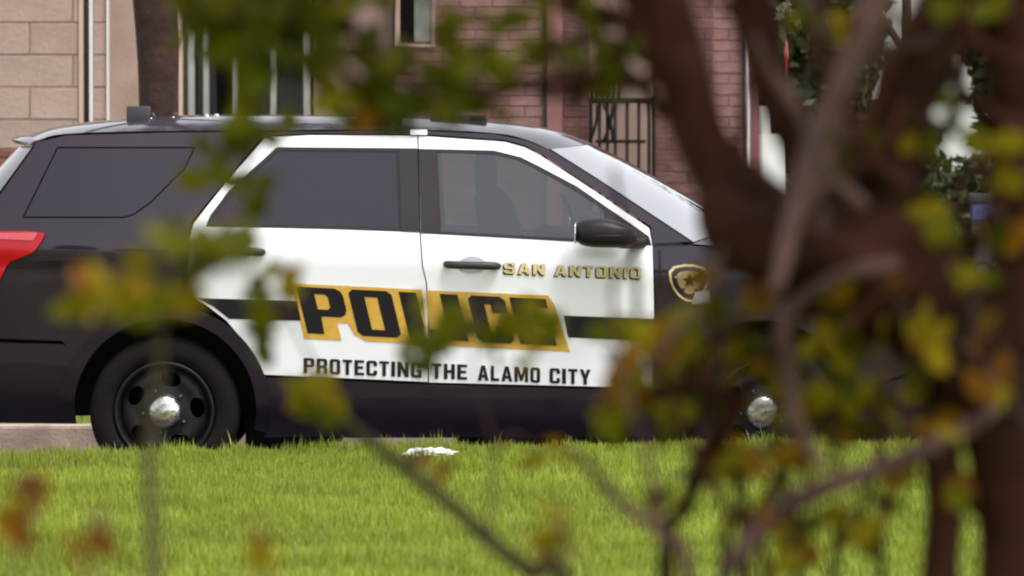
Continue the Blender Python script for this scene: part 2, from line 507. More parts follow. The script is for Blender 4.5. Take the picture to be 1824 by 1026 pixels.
box('plaster_wall', X(194), X(318), BY + 0.03, BY + 0.5, 0.0, 3.5, M['tan_plaster'], stone_b)
# glazed front: posts, dark glass, lit room odds and ends behind it
gl = box('glazing', X(325), X(560), BY + 0.22, BY + 0.235, 0.2, 3.5, M['glass_building'], stone_b)
for a, b, k in ((318, 325, 'frame_tan'), (335, 346, 'frame_pale'), (362, 371, 'frame_pale'), (415, 424, 'frame_pale'), (481, 491, 'frame_pale'), (541, 553, 'frame_pale')):
    box('post', X(a), X(b), BY + 0.03, BY + 0.21, 0.0, 3.5, M[k], gl)
box('room_back', X(318), X(565), BY + 1.8, BY + 1.9, 0.0, 3.5, mat('room', (0.10, 0.075, 0.06), 0.9, noise=(1.5, 0.6)), stone_b)
box('room_floor', X(318), X(565), BY + 0.24, BY + 1.8, 0.0, 0.12, M['frame_dark'], stone_b)
for (a, b, c, d, yy) in ((372, 402, 150, 178, .9), (372, 410, 180, 212, .7), (445, 470, 128, 178, .9), (497, 508, 125, 185, .6)):
    box('shelf_unit', X(a), X(b), BY + yy, BY + yy + .3, Z(d), Z(c), M['tan_plaster'], stone_b)
tanw = box('plaster_wall', X(560), X(700), BY + 0.04, BY + 0.5, 0.0, 3.5, mat('rose_plaster', (0.27, 0.17, 0.155), 0.9, noise=(3, 0.2), bump=(40, .2)), stone_b)
box('conduit', X(671), X(675), BY - 0.03, BY + 0.02, Z(262), Z(115), M['frame_dark'], stone_b)
box('conduit', X(680), X(684), BY - 0.03, BY + 0.02, Z(262), Z(115), M['frame_dark'], stone_b)
box('parapet', sx0 - .1, sx1, BY - 0.10, BY + 0.6, 3.502, 3.65, M['tan_plaster'], stone_b)

# ---- pink brick building
bx0, bx1 = X(702), X(1050)
brick_b = thing('brick_building', ((bx0 + bx1) / 2, BY, 0), 'pink red brick building to the left of the iron gate', 'building')
bw = box('wall', bx0, bx1, BY - 0.05, BY + 0.5, 0.0, 3.5, M['brick_mortar'], brick_b)
courses(bw, bx0, X(968), 0.15, 3.5, BY - 0.0555, 0.225, 0.0757, 0.010, 0.05, M['brick_pink'], 'brick', seen=(bx0, X(968), Z(235), 2.75), m_rest=M['brick_rest'])
courses(bw, X(1002), bx1, 0.15, 3.5, BY - 0.0555, 0.225, 0.0757, 0.010, 0.05, M['brick'], 'brick', seen=(X(1000), bx1, Z(270), 2.75), m_rest=M['brick_rest'])
box('pilaster', X(969), X(973), BY - 0.07, BY - 0.04, 0.0, 3.5, M['frame_dark'], brick_b)
box('pilaster', X(974), X(1001), BY - 0.10, BY - 0.02, 0.0, 3.5, mat('pink_plaster', (0.25, 0.11, 0.106), 0.9, noise=(4, 0.12)), brick_b)
wi = box('window', X(712), X(738), BY - 0.075, BY - 0.05, Z(75), 2.8, M['glass_building'], brick_b)
box('shutter', X(738.5), X(769.5), BY - 0.082, BY - 0.05, Z(75), 2.8, mat('shutter_grey', (0.17, 0.17, 0.15), 0.7, noise=(9, .3)), wi)
box('frame', X(705), X(713), BY - 0.09, BY - 0.045, Z(79), 2.8, M['tan_plaster'], wi)
box('frame', X(770), X(777), BY - 0.09, BY - 0.045, Z(79), 2.8, M['tan_plaster'], wi)
box('frame', X(705), X(777), BY - 0.095, BY - 0.04, Z(84), Z(79), M['tan_plaster'], wi)
box('parapet', bx0, bx1, BY - 0.12, BY + 0.6, 3.502, 3.65, M['brick_mortar'], brick_b)
# ---- second brick block right of the gate
cx0, cx1 = X(1166), X(1338)
brick_c = thing('brick_building', ((cx0 + cx1) / 2, BY, 0), 'red brick building to the right of the iron gate with a white downpipe', 'building')
cw = box('wall', cx0, cx1, BY - 0.05, BY + 0.5, 0.0, 3.5, M['brick_mortar'], brick_c)
courses(cw, cx0, X(1268), 0.15, 3.5, BY - 0.0555, 0.225, 0.0757, 0.010, 0.05, M['brick'], 'brick', seen=(cx0, X(1268), Z(390), 2.75), m_rest=M['brick_rest'])
courses(cw, X(1268), cx1, 0.15, 3.5, BY - 0.0555, 0.225, 0.0757, 0.010, 0.05, M['brick_pink'], 'brick', seen=(X(1268), cx1, Z(390), 2.75), m_rest=M['brick_rest'])
tube('downpipe', [(X(1331), BY - .10, 0.2), (X(1331), BY - .10, 3.5)], [0.011, 0.011], M['white_paint'], brick_c, 10)
tube('cable', [(X(1324), BY - .08, 0.2), (X(1324), BY - .08, 3.5)], [0.008, 0.008], M['frame_dark'], brick_c, 6)
box('return_wall', X(1338), X(1356), BY + 0.25, BY + 0.6, 0.0, 3.5, mat('rose_return', (0.20, 0.075, 0.08), 0.9, noise=(6, 0.2)), brick_c)
box('parapet', cx0, cx1, BY - 0.12, BY + 0.6, 3.502, 3.65, M['brick_mortar'], brick_c)
# ---- passage wall behind the gate
pas = thing('passage_wall', (X(1108), BY + 1.9, 0), 'tan wall seen through the bars of the iron gate', 'wall')
box('wall', X(1020), X(1200), BY + 1.9, BY + 2.1, 0.0, 2.75, M['tan_plaster'], pas)
box('coping', X(1016), X(1204), BY + 1.87, BY + 2.13, 2.752, 3.5, M['mortar'], pas)

# ---- wrought iron gate with fan of spikes
gate = thing('iron_gate', (X(1108), BY - 0.2, 0), 'black wrought iron gate with a fan of spikes above its top rail', 'gate')
GY = BY - 0.2
def gbar(name, p, q, r, seg=8):
    return tube(name, [P(*p, GY), P(*q, GY)], [r, r], M['iron'], gate, seg)
box('rail', X(1049, GY), X(1167, GY), GY - .02, GY + .02, Z(184, GY), Z(174, GY), M['iron'], gate)
box('rail', X(1060, GY), X(1150, GY), GY - .014, GY + .014, Z(255, GY), Z(249, GY), M['iron'], gate)
box('rail', X(1049, GY), X(1167, GY), GY - .02, GY + .02, 0.28, 0.34, M['iron'], gate)
box('post', X(1049, GY), X(1056, GY), GY - .025, GY + .025, 0.145, Z(172, GY), M['iron'], gate)
box('post', X(1161, GY), X(1167, GY), GY - .025, GY + .025, 0.145, Z(172, GY), M['iron'], gate)
for px in (1068, 1082, 1096, 1117, 1138, 1156):
    tube('bar', [(P(px, 180, GY).x, GY, 0.3), (P(px, 180, GY).x, GY, Z(180, GY))], [0.012, 0.012], M['iron'], gate, 6)
for a, b in (((1064, 185), (1052, 250)), ((1075, 185), (1092, 250)), ((1092, 185), (1074, 255))):
    tube('scroll_bar', [P(*a, GY - .02), P((a[0] + b[0]) / 2 + 4, (a[1] + b[1]) / 2, GY - .02), P(*b, GY - .02)], [0.011] * 3, M['iron'], gate, 6, n=8)
for k, px in enumerate((1056, 1064, 1073, 1082, 1091, 1101)):
    tube('spike', [P(px, 176, GY), P(px + (px - 1078) * .15, 140, GY), P(px + (px - 1078) * .25, 122 + abs(px - 1078) * .35, GY)], [0.010, 0.009, 0.003], M['iron'], gate, 6)
# pale stems of a dry plant by the gate top are part of the wall behind, left plain

# ---- pale house far behind on the right, white box beside the brick
house = thing('pale_house', (X(1700, 30), 30, 0), 'pale painted house glimpsed through the leaves on the far right', 'house')
box('wall', X(1560, 30), X(2150, 30), 30, 38, 0.0, 3.6, mat('house_wall', (0.62, 0.60, 0.59), 0.8, noise=(2, 0.06)), house)
vs = [(X(1530, 30), 29.5, 3.6), (X(2180, 30), 29.5, 3.6), (X(2180, 30), 38.5, 3.6), (X(1530, 30), 38.5, 3.6), (X(1530, 30), 34, 5.6), (X(2180, 30), 34, 5.6)]
mk('roof', vs, [[0, 1, 5, 4], [2, 3, 4, 5], [0, 4, 3], [1, 2, 5], [0, 3, 2, 1]], M['roofing'], house, smooth=False)
hw = box('window', X(1760, 30), X(1860, 30), 29.94, 29.99, 1.2, 2.6, M['glass_building'], house)
box('sill', X(1750, 30), X(1870, 30), 29.90, 29.999, 1.1, 1.195, M['white_paint'], hw)
UY = 12.2
ub = thing('utility_box', (X(1375, UY), UY, 0.145), 'white stepped utility box standing beside the red brick corner', 'utility box')
box('cabinet', X(1357, UY), X(1400, UY), UY, UY + .35, 0.145, Z(238, UY), M['white_paint'], ub, 0.01)
box('upper_case', X(1357, UY), X(1374, UY), UY + .02, UY + .3, Z(238, UY) + .002, Z(188, UY), M['white_paint'], ub, 0.008)

# ---- blue bin and metal rings in the far right yard
yb = 13.0
blue = thing('storage_bin', (X(1752, yb), yb, 0.145), 'small blue bin with dark lid in the shaded yard', 'bin')
zb0 = Z(392, yb)
box('stand', X(1735, yb), X(1772, yb), yb + .02, yb + .22, 0.145, zb0, M['frame_dark'], blue)
box('tub', X(1733, yb), X(1774, yb), yb, yb + .25, zb0 + .002, Z(364, yb), mat('blue_plastic', (0.10, 0.11, 0.34), 0.5), blue, 0.008)
box('lid', X(1728, yb), X(1770, yb), yb - .01, yb + .26, Z(363, yb), Z(345, yb), M['frame_dark'], blue, 0.01)
yr = 9.0
ring = thing('ring_stand', (X(1766, yr), yr, 0.145), 'dark metal ring on a post with a pale knob beside it', 'garden ornament')
def ringpart(name, px, py, rpx, r, m):
    c = P(px, py, yr); rr = rpx / (FPX / (yr - CAM_Y))
    n = 20
    vs, fs = [], []
    for i in range(n):
        a = 2 * pi * i / n
        for k in range(6):
            b = 2 * pi * k / 6
            vs.append(c + Vector(((rr + r * cos(b)) * cos(a), r * sin(b), (rr + r * cos(b)) * sin(a))))
    for i in range(n):
        for k in range(6):
            fs.append([i * 6 + k, i * 6 + (k + 1) % 6, ((i + 1) % n) * 6 + (k + 1) % 6, ((i + 1) % n) * 6 + k])
    mk(name, vs, fs, m, ring)
ringpart('ring', 1752, 484, 17, 0.013, M['iron'])
ringpart('knob', 1784, 474, 5, 0.025, M['white_paint'])
tube('post', [(X(1752, yr), yr, 0.145), (X(1752, yr), yr, Z(502, yr))], [0.015, 0.015], M['iron'], ring, 8)
tube('arm', [P(1752, 500, yr), P(1784, 482, yr)], [0.010, 0.010], M['iron'], ring, 6)

# ================================================================== BACKGROUND TREES
M['bark_dark'] = mat('bark_dark', (0.042, 0.017, 0.015), 0.95, noise=(6, 0.4), bump=(14, 1.0))
def leafmass(name, centres, n, size, m, parent, seed=1):
    """n separate leaf blades spread through ellipsoids (x,y,z,rx,ry,rz)"""
    r = np.random.default_rng(seed)
    cs = np.array(centres); w = cs[:, 3] * cs[:, 4] * cs[:, 5]; k = r.choice(len(cs), n, p=w / w.sum())
    d = r.normal(size=(n, 3)); d /= np.linalg.norm(d, axis=1)[:, None]
    rad = r.uniform(0.25, 1.0, n) ** 0.5
    clump = np.sin(d[:, 0] * 7 + k) * np.sin(d[:, 2] * 6 + k * 2) * np.sin(d[:, 1] * 5)
    rad = rad * (1 + 0.25 * clump)
    c = cs[k, :3] + d * cs[k, 3:] * rad[:, None]
    a = r.normal(size=(n, 3)); a /= np.linalg.norm(a, axis=1)[:, None]
    b = np.cross(a, r.normal(size=(n, 3))); b /= np.linalg.norm(b, axis=1)[:, None]
    s = size * r.uniform(0.6, 1.3, n)[:, None]
    V = np.stack([c - a * s, c + b * s * .42 + a * s * .1, c + a * s, c - b * s * .42 + a * s * .1], 1).reshape(-1, 3)
    fs = (np.arange(n)[:, None] * 4 + np.arange(4)[None]).tolist()
    o = mk(name, V.tolist(), fs, m, parent)
    return tag(o, kind='stuff')
M['leaf_bg'] = island_mat('leaf_bg', [(0.030, 0.045, 0.010), (0.055, 0.080, 0.015), (0.085, 0.100, 0.022)], 0.6, 0.25)
M['leaf_dark'] = island_mat('leaf_dark', [(0.020, 0.028, 0.008), (0.040, 0.050, 0.012), (0.070, 0.062, 0.02)], 0.6, 0.2)
TY = 7.0
tx = X(285, TY)
yt = thing('yard_tree', (tx, TY, 0.145), 'dark brown tree trunk standing in front of the stone building', 'tree')
tube('trunk', [(tx + .08, TY, 0.1), (tx + .02, TY, 1.2), (tx - .01, TY, 1.9), (tx - .03, TY, 2.6), (tx - .1, TY, 3.6), (tx - .1, TY, 4.6)], [.20, .135, .128, .135, .12, .09], M['bark_dark'], yt, 12, 0.10, n=22)
for a, b in (((.9, .3), 5.4), ((-1.0, .2), 5.2), ((.2, -.8), 5.7)):
    tube('branch', [(tx - .1, TY, 2.85), (tx - .1 + a[0] * .6, TY + a[1] * .6, 4.5), (tx + a[0] * 1.3, TY + a[1] * 1.3, b)], [.07, .05, .02], M['bark_dark'], yt, 7, n=8)
leafmass('crown', [(tx, TY, 6.0, 2.4, 2.0, 1.2), (tx + 1.2, TY, 5.6, 1.3, 1.3, .8), (tx - 1.3, TY + .3, 5.7, 1.3, 1.2, .8)], 5000, .08, M['leaf_bg'], yt, 3)
for i, (px, Y, r, h, lab, mm, sd) in enumerate((
        (1415, 17.0, .72, 5.0, 'dark leafy tree behind the hanging red ornament', 'leaf_dark', 4),
        (1885, 18.0, .80, 5.2, 'dark leafy tree at the far right of the yard', 'leaf_dark', 5))):
    x = X(px, Y)
    t = thing('yard_tree', (x, Y, 0.145), lab, 'tree')
    tube('trunk', [(x, Y, 0.1), (x + .05, Y, 1.5), (x, Y, 3.2), (x + .1, Y, 4.2)], [.22, .16, .13, .07], M['bark_dark'], t, 10, .1, n=14)
    for a in (0.3, 2.2, 4.1):
        tube('branch', [(x, Y, 2.0), (x + cos(a) * r * .5, Y + sin(a) * .5, 2.9), (x + cos(a) * r * .9, Y + sin(a) * .9, 3.6)], [.06, .045, .02], M['bark_dark'], t, 6, n=8)
    leafmass('crown', [(x, Y, 2.9, r, 1.3, 1.9), (x - r * .3, Y, 4.0, r * .9, 1.2, 1.2), (x + r * .3, Y, 1.3, r * .8, 1.0, 1.0)], 24000, .095, M[mm], t, sd)
hx0 = X(1420, 14.5)
hd = thing('shrub', (X(1600, 14.5), 14.5, 0.145), 'dense dark shrub growing along the yard behind the bin', 'shrub')
for k in range(6):
    xx = X(1440 + k * 75, 14.5)
    tube('stem', [(xx, 14.5, .1), (xx + random.uniform(-.1, .1), 14.5, .8), (xx + random.uniform(-.2, .2), 14.5, 1.35)], [.03, .022, .01], M['bark_dark'], hd, 6)
leafmass('foliage', [(X(1430 + k * 70, 14.5), 14.5, .78 + .2 * (k % 2), .45, .5, .62) for k in range(7)], 14000, .07, M['leaf_dark'], hd, 8)

for i, (x, Y, r, lab) in enumerate(((-13.0, -44.0, 4.2, 'broad unseen tree added behind the viewer, left, for reflections in the car'), (-1.5, -50.0, 4.6, 'tallest unseen tree added behind the viewer for reflections in the car'), (11.5, -45.0, 4.0, 'round unseen tree added behind the viewer, right, for reflections in the car'))):
    t = thing('reflection_tree', (x, Y, LAWN_Z), lab, 'tree')  # out of view, added to give the car's paint something to reflect
    tube('trunk', [(x, Y, 0.0), (x + .1, Y, 1.8), (x, Y, 3.6), (x + .2, Y, 6.0)], [.42, .30, .25, .12], M['bark_dark'], t, 10, .1, n=14)
    leafmass('crown', [(x, Y, 5.6, r, 3.0, 2.9), (x - r * .5, Y, 4.3, r * .6, 2.2, 1.7), (x + r * .5, Y, 4.6, r * .6, 2.2, 1.8)], 7000, .26, M['leaf_bg'], t, 40 + i)
# ---- red ornament hanging from the branch, with its cream flower cluster
OY = 8.6
xt = X(1625, OY)
lt_ = thing('young_tree', (xt, OY, 0.145), 'thin sparse young tree on the far lawn whose limb carries the red ornament', 'tree')
tube('trunk', [(xt, OY, 0.1), (xt + .02, OY, 1.2), (xt - .03, OY, 2.2), (xt - .05, OY, 3.2)], [.055, .045, .038, .018], M['bark_dark'], lt_, 8, .08, n=14)
tube('branch', [(xt - .03, OY, 2.2), (xt - .25, OY, 2.52), P(1470, -80, OY), P(1402, -70, OY), P(1360, -95, OY)], [.028, .022, .017, .012, .006], M['bark_dark'], lt_, 6, n=14)
leafmass('crown', [(xt - .1, OY, 3.5, .6, .5, .4), (xt - .4, OY, 3.2, .35, .3, .2)], 240, .05, M['leaf_bg'], lt_, 60)
orn = thing('hanging_ornament', P(1400, 100, OY), 'red glass drop hanging under a pale cream flower cluster between two dark limbs', 'ornament')
M['red_glass'] = mat('red_glass', (0.50, 0.012, 0.025), 0.2, coat=1.0)
M['cream'] = island_mat('cream', [(0.32, 0.30, 0.17), (0.42, 0.36, 0.24), (0.24, 0.24, 0.12)], 0.7, 0.2)
tube('cord', [P(1402, -66, OY), P(1401, 20, OY), P(1400, 78, OY)], [.003, .003, .003], M['bark_dark'], orn, 6)
tube('drop', [P(1400, 72, OY), P(1400, 80, OY), P(1400, 92, OY), P(1400, 104, OY), P(1400, 110, OY), P(1400, 135, OY)], [.004, .009, .013, .013, .007, .003], M['red_glass'], orn, 10, n=16)
c = [P(px, py, OY) for px, py in ((1388, 30), (1412, 24), (1402, 8), (1392, 18), (1418, 36))]
leafmass('flower_cluster', [(q.x, q.y, q.z, .035, .035, .032) for q in c], 220, .013, M['cream'], orn, 12)

# ================================================================== POLICE CAR
HUB_R, HUB_F = P(294, 731, 0.1), P(1357, 733, 0.1)
CX, CY = (HUB_R.x + HUB_F.x) / 2, 1.0
car = thing('police_car', (CX, CY, 0.0), 'black and white police SUV parked along the lawn edge', 'police car')
_q = np.array([0.0, 0.24, 0.34, 0.46, 0.62, 0.80, 0.93, 0.985, 1.005, 1.045, 1.12, 1.20, 1.235, 1.30, 1.75, 1.95])
_y = np.array([0.12, 0.10, 0.045, 0.030, 0.022, 0.012, 0.004, 0.006, 0.0, -0.004, 0.004, 0.022, 0.036, 0.062, 0.25, 0.36])
def surf(x, z):
    q = z + 0.040 * (x - 0.0)
    y = float(np.interp(q, _q, _y))
    if x > 1.35: y += ((x - 1.35) / 0.85) ** 2 * 0.24
    if x < -1.9: y += ((-1.9 - x) / 0.8) ** 2 * 0.13
    return y
def SP(px, py):
    y = 0.0
    for _ in range(5):
        p = P(px, py, y); y = surf(p.x, p.z)
    return (p.x, p.z)
def S3(px, py, proud=0.0):
    x, z = SP(px, py)
    return Vector((x, surf(x, z) - proud, z))
def panel(name, outline, m, parent, holes=(), proud=0.0, gap=0.003, step=0.055, thick=0.02, rnd=0, pxl=True, hole_gap=None, mirror=True, holer=0):
    o2 = [SP(*p) for p in outline] if pxl else outline
    if rnd: o2 = round_poly(o2, rnd)
    if gap: o2 = inset(o2, gap)
    hs = []
    for h in holes:
        h2 = [SP(*p) for p in h] if pxl else h
        if holer: h2 = round_poly(h2, holer)
        if hole_gap: h2 = inset(h2, -hole_gap)
        hs.append(h2)
    V, T = fill2d(o2, hs, step)
    vs, fs = slab_geo(V, T, lambda a, b: Vector((a, surf(a, b) - proud, b)), Vector((0, thick, 0)))
    o = mk(name, vs, fs, m, parent)
    if mirror: far_side(o, parent)
    return o
FARSIDE = {}
def far_side(o, parent):
    c = o.copy(); COL.objects.link(c)
    p = FARSIDE.get(parent, parent)
    c.parent = p; c.scale = (1, -1, 1) if p is car else (1, 1, 1)
    FARSIDE[o] = c
    BASE[c] = BASE[parent]
    return c
def arc(c, r, a0, a1, n):      # pixels about a hub, degrees counter-clockwise from the right
    return [(c[0] + r * cos(R(a0 + (a1 - a0) * i / n)), c[1] - r * sin(R(a0 + (a1 - a0) * i / n))) for i in range(n + 1)]
HR, HF = (294, 731), (1357, 733)
RO = 186                       # outer radius of the arch mouldings in the photograph's pixels

# near-side roof edge (A-pillar foot to the spoiler) and the centre line of the top
E_roof = [(66, 250), (120, 238), (300, 233), (470, 232), (740, 231), (880, 237), (935, 248), (978, 266)]
C_roof = [(46, 243), (120, 222), (300, 207), (470, 203), (740, 207), (900, 217), (990, 232), (1058, 257)]
E_ws = [(978, 266), (1066, 322), (1170, 391), (1232, 432)]
C_ws = [(1058, 257), (1130, 294), (1212, 341), (1312, 403)]
E_hood = [(1232, 434), (1400, 452), (1560, 482), (1655, 522)]
C_hood = [(1312, 405), (1450, 420), (1600, 450), (1700, 500)]
E_rg = [(62, 258), (0, 345), (-42, 402)]
C_rg = [(34, 262), (-48, 352), (-90, 408)]
E_tg = [(-42, 404), (-75, 490), (-96, 606)]
C_tg = [(-90, 410), (-122, 500), (-134, 606)]
E_rb = [(-98, 608), (-128, 650), (-118, 752)]
C_rb = [(-150, 608), (-172, 655), (-158, 752)]
E_ff = [(1655, 524), (1682, 600), (1690, 700), (1668, 780)]
C_ff = [(1700, 502), (1735, 600), (1740, 706), (1710, 784)]
def loft(name, E, C, m, parent, n=20, k=22, ez=2.6, inner=0.0, lift=0.0, t0=-1, t1=1, thick=0.0):
    e = spline(E, n); c = spline(C, n)
    vs, fs = [], []
    for i in range(n):
        x, z = SP(*e[i]); ye = surf(x, z)
        cp = P(c[i][0], c[i][1], 1.0)
        for j in range(k + 1):
            t = (t0 + (t1 - t0) * j / k) * (1 - inner); a = abs(t)
            vs.append(Vector((cp.x + (x - cp.x) * a ** 2.0, 1 + t * (1 - ye), cp.z + (z - cp.z) * a ** ez + lift)))
    for i in range(n - 1):
        for j in range(k):
            q = i * (k + 1) + j
            fs.append([q, q + 1, q + k + 2, q + k + 1])
    o = mk(name, vs, fs, m, parent)
    return o
roof = loft('roof', E_roof, C_roof, M['black_paint'], car, 30, 26, 3.0)
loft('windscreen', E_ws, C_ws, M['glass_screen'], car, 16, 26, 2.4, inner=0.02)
hood = loft('hood', E_hood, C_hood, M['black_paint'], car, 18, 22, 2.6)
loft('rear_window', E_rg, C_rg, M['glass_rear'], car, 10, 20, 2.4, inner=0.03)
loft('tailgate', E_tg, C_tg, M['black_paint'], car, 10, 20, 2.4)
loft('rear_bumper', E_rb, C_rb, M['cladding'], car, 10, 20, 2.4)
loft('front_bumper', E_ff, C_ff, M['black_paint'], car, 14, 22, 2.4)
# spoiler lip over the rear window
e0, c0 = S3(62, 252), P(30, 243, 1.0)
vs, fs = [], []
for j in range(25):
    t = -1 + 2 * j / 24; a = abs(t)
    x = c0.x + (e0.x - c0.x) * a ** 2; z = c0.z + (e0.z - c0.z) * a ** 3
    y = 1 + t * (1 - e0.y)
    for dx, dz in ((0.16, 0.012), (0.0, 0.004), (-0.022, -0.012), (0.0, -0.032), (0.10, -0.034)):
        vs.append((x + dx, y, z + dz))
for j in range(24):
    for k in range(5):
        k2 = (k + 1) % 5
        fs.append([j * 5 + k, j * 5 + k2, (j + 1) * 5 + k2, (j + 1) * 5 + k])
fs += [[4, 3, 2, 1, 0], [120 + k for k in range(5)]]
sharp(mk('spoiler', vs, fs, M['black_paint'], car), 50)

# ---- side panels
def shrink_(poly, k):
    cx = sum(p[0] for p in poly) / len(poly); cy = sum(p[1] for p in poly) / len(poly)
    return [(cx + (p[0] - cx) * k, cy + (p[1] - cy) * (k if k > 1 else k - .04)) for p in poly]
qwin = [(40, 388), (102, 262), (348, 262), (330, 300), (268, 362), (238, 383), (222, 388)]
quarter = panel('quarter_panel',
    [(62, 258), (66, 252), (120, 240), (300, 235), (464, 234), (462, 250), (400, 325), (342, 396), (333, 425), (331, 520), (346, 556)]
    + arc(HR, RO, 66, 150, 16) + [(110, 608), (0, 604), (-96, 600), (-75, 490), (-42, 402), (0, 345)],
    M['black_paint'], car, holes=[qwin], hole_gap=0.001, thick=0.03)
panel('quarter_window', qwin, M['glass_tinted'], car, proud=-0.003, gap=0.006, thick=0.004)
tl_out = [(-50, 412), (82, 411), (76, 428), (60, 450), (36, 459), (14, 468), (4, 492), (-12, 520), (-74, 490)]
tl = panel('taillight', tl_out, M['red_lens'], car, proud=0.012, gap=0, thick=0.03, rnd=1, step=0.03)
panel('lens_strip', [(-40, 415), (68, 414), (60, 428), (-40, 424)], M['red_lens_light'], tl, proud=0.015, gap=0, thick=0.004, step=0.03)
panel('reflector_bar', [(20, 464), (154, 464), (146, 473), (20, 476)], M['trim'], car, proud=0.006, gap=0, thick=0.01, step=0.03)
panel('bumper_corner', [(-96, 606), (112, 612)] + arc(HR, RO - 8, 147, 172, 6) + [(138, 756), (-118, 752), (-128, 650)], M['black_paint'], car, proud=0.004, thick=0.04)
panel('bumper_skirt', [(-122, 640), (60, 643), (124, 650), (132, 690), (138, 756), (-118, 752)], M['cladding'], car, proud=0.010, gap=0.006, thick=0.03)
# roof rail and A-pillar over the doors
panel('roof_rail', [(464, 235), (740, 232), (880, 238), (935, 249), (978, 266), (1067, 321.5), (1171, 390.5), (1232, 431), (1163, 434), (1159, 404), (1060, 338), (962, 273), (935, 260), (900, 250), (745, 239), (552, 238), (472, 242), (462, 250)],
      M['black_paint'], car, gap=0.002, thick=0.03, step=0.04)
# rear door
rwin = [(493, 262), (742, 264), (745, 414), (600, 409), (480, 406), (366, 404), (374, 384), (407, 340)]
door_r = panel('door', [(472, 244), (552, 240), (744, 241), (748, 414), (752, 473), (759, 502), (763, 560), (763, 681), (467, 668), (448, 630)]
    + [(431, 605), (402, 571), (372, 548), (346, 531), (335, 520), (334, 470), (337, 425), (344, 398), (400, 327)], M['white_vinyl'], car, holes=[rwin], gap=0.0025, thick=0.03)
tag(door_r, 'rear door in white with a tinted window')
r_gl = [(496, 268), (706, 270), (711, 408), (600, 404), (480, 401), (376, 399), (382, 386), (412, 344)]
panel('window_trim', rwin, M['trim'], door_r, holes=[r_gl], proud=-0.004, gap=0.0015, thick=0.01, step=0.04)
panel('window', r_gl, M['glass_tinted'], door_r, proud=-0.008, gap=0.001, thick=0.004)
# front door
fwin = [(748, 265), (880, 268), (928, 280), (962, 297), (1028, 332), (1156, 421), (1161, 438), (1000, 430), (750, 416)]
door_f = panel('door', [(744.5, 241), (900, 252), (935, 262), (961, 275), (1060, 340), (1157, 406), (1163, 440), (1166, 560), (1163, 692), (763.5, 682), (763.5, 560), (759.5, 503), (752.5, 474), (748.5, 414)],
    M['white_vinyl'], car, holes=[fwin], gap=0.0025, thick=0.03)
tag(door_f, 'front door in white with a clear window')
f_gl = [(778, 271), (878, 274), (924, 285), (958, 302), (1022, 337), (1076, 373), (1086, 428), (1000, 424), (785, 413)]
panel('window_trim', fwin, M['trim'], door_f, holes=[f_gl], proud=-0.004, gap=0.0015, thick=0.01, step=0.04)
panel('window', f_gl, M['glass_front'], door_f, proud=-0.008, gap=0.001, thick=0.004)
panel('door_seal', [(736, 236), (752, 236), (758, 414), (768, 500), (772, 684), (752, 684), (750, 500), (740, 414)], M['under'], car, proud=-0.028, gap=0, thick=0.004)
panel('pillar_trim', [(710, 263.5), (744, 264), (748, 414.5), (714, 413)], M['trim'], door_r, proud=0.0025, gap=0.001, thick=0.004, step=0.04)
panel('pillar_trim', [(745.6, 264.5), (777, 266), (785, 416), (749.6, 416)], M['trim'], door_f, proud=0.0025, gap=0.001, thick=0.004, step=0.04)
# dark liners behind the joints of the body shell
panel('window_seal', shrink_(qwin, 1.10), M['under'], car, holes=[shrink_(qwin, .90)], proud=-0.034, gap=0, thick=0.004)
_top = E_roof + E_ws[1:]
panel('roof_seal', [(a + 4, b - 2) for a, b in _top] + [(a - 3, b + 12) for a, b in _top[::-1]], M['under'], car, proud=-0.033, gap=0, thick=0.004, step=0.05)
# fender
panel('fender', [(1162, 438), (1230, 436), (1400, 454), (1560, 484), (1655, 524), (1682, 600), (1686, 640), (1545, 690)] + arc(HF, RO, 12, 168, 24) + [(1168, 695), (1168, 560)],
      M['black_paint'], car, thick=0.03)
panel('fender_seam', [(1172, 446), (1177, 446), (1180, 520), (1174, 520)], M['trim'], car, proud=0.002, gap=0, thick=0.003, mirror=True)
panel('bumper_end', [(1543, 694), (1688, 644), (1690, 700), (1668, 780), (1538, 782)], M['cladding'], car, proud=0.004, thick=0.03)
# rocker
panel('rocker_panel', [(468, 671), (761, 684), (1163, 695), (1180, 700), (1186, 781), (470, 781), (474, 700)], M['black_paint'], car, thick=0.05, proud=0.0)
panel('side_step', [(484, 706), (1172, 712), (1176, 778), (476, 778)], M['cladding'], car, proud=0.022, gap=0, thick=0.05)
# arch mouldings
for H, a0, a1 in ((HR, -12, 176), (HF, -6, 190)):
    panel('arch_moulding', arc(H, RO + 2, a0, a1, 40) + arc(H, 163, a1, a0, 40), M['cladding'], car, proud=0.016, gap=0, thick=0.07, step=0.03)
# black stripe and lettering of the livery, on each door
panel('stripe', [(352, 531), (530, 536), (536, 571), (408, 568), (380, 546)], M['black_vinyl'], door_r, proud=0.0025, gap=0, thick=0.002, mirror=False)
panel('stripe', [(1004, 562), (1165, 568), (1163, 607), (1012, 601)], M['black_vinyl'], door_f, proud=0.0025, gap=0, thick=0.002, mirror=False)
def lp(x, v): return (x + 20 * v, 512 + (x + 20 * v - 559) * 0.050 + 82 * v)
def letter(poly, holes, parent, m='black_vinyl', proud=0.0045, name='letter'):
    return panel(name, [lp(*p) for p in poly], M[m], parent, holes=[[lp(*p) for p in h] for h in holes], proud=proud, gap=0, step=0.03, thick=0.002, mirror=False)
seam_t, seam_b = 755.5, 739.5
letter([(520, -.06), (612, -.07), (seam_t - 2, -.07), (seam_b, 1.11), (630, 1.11), (612, .98), (605, .74), (586, .74), (586, 1.12), (520, 1.12)], [], door_r, 'gold_vinyl', 0.0025, 'gold_plate')
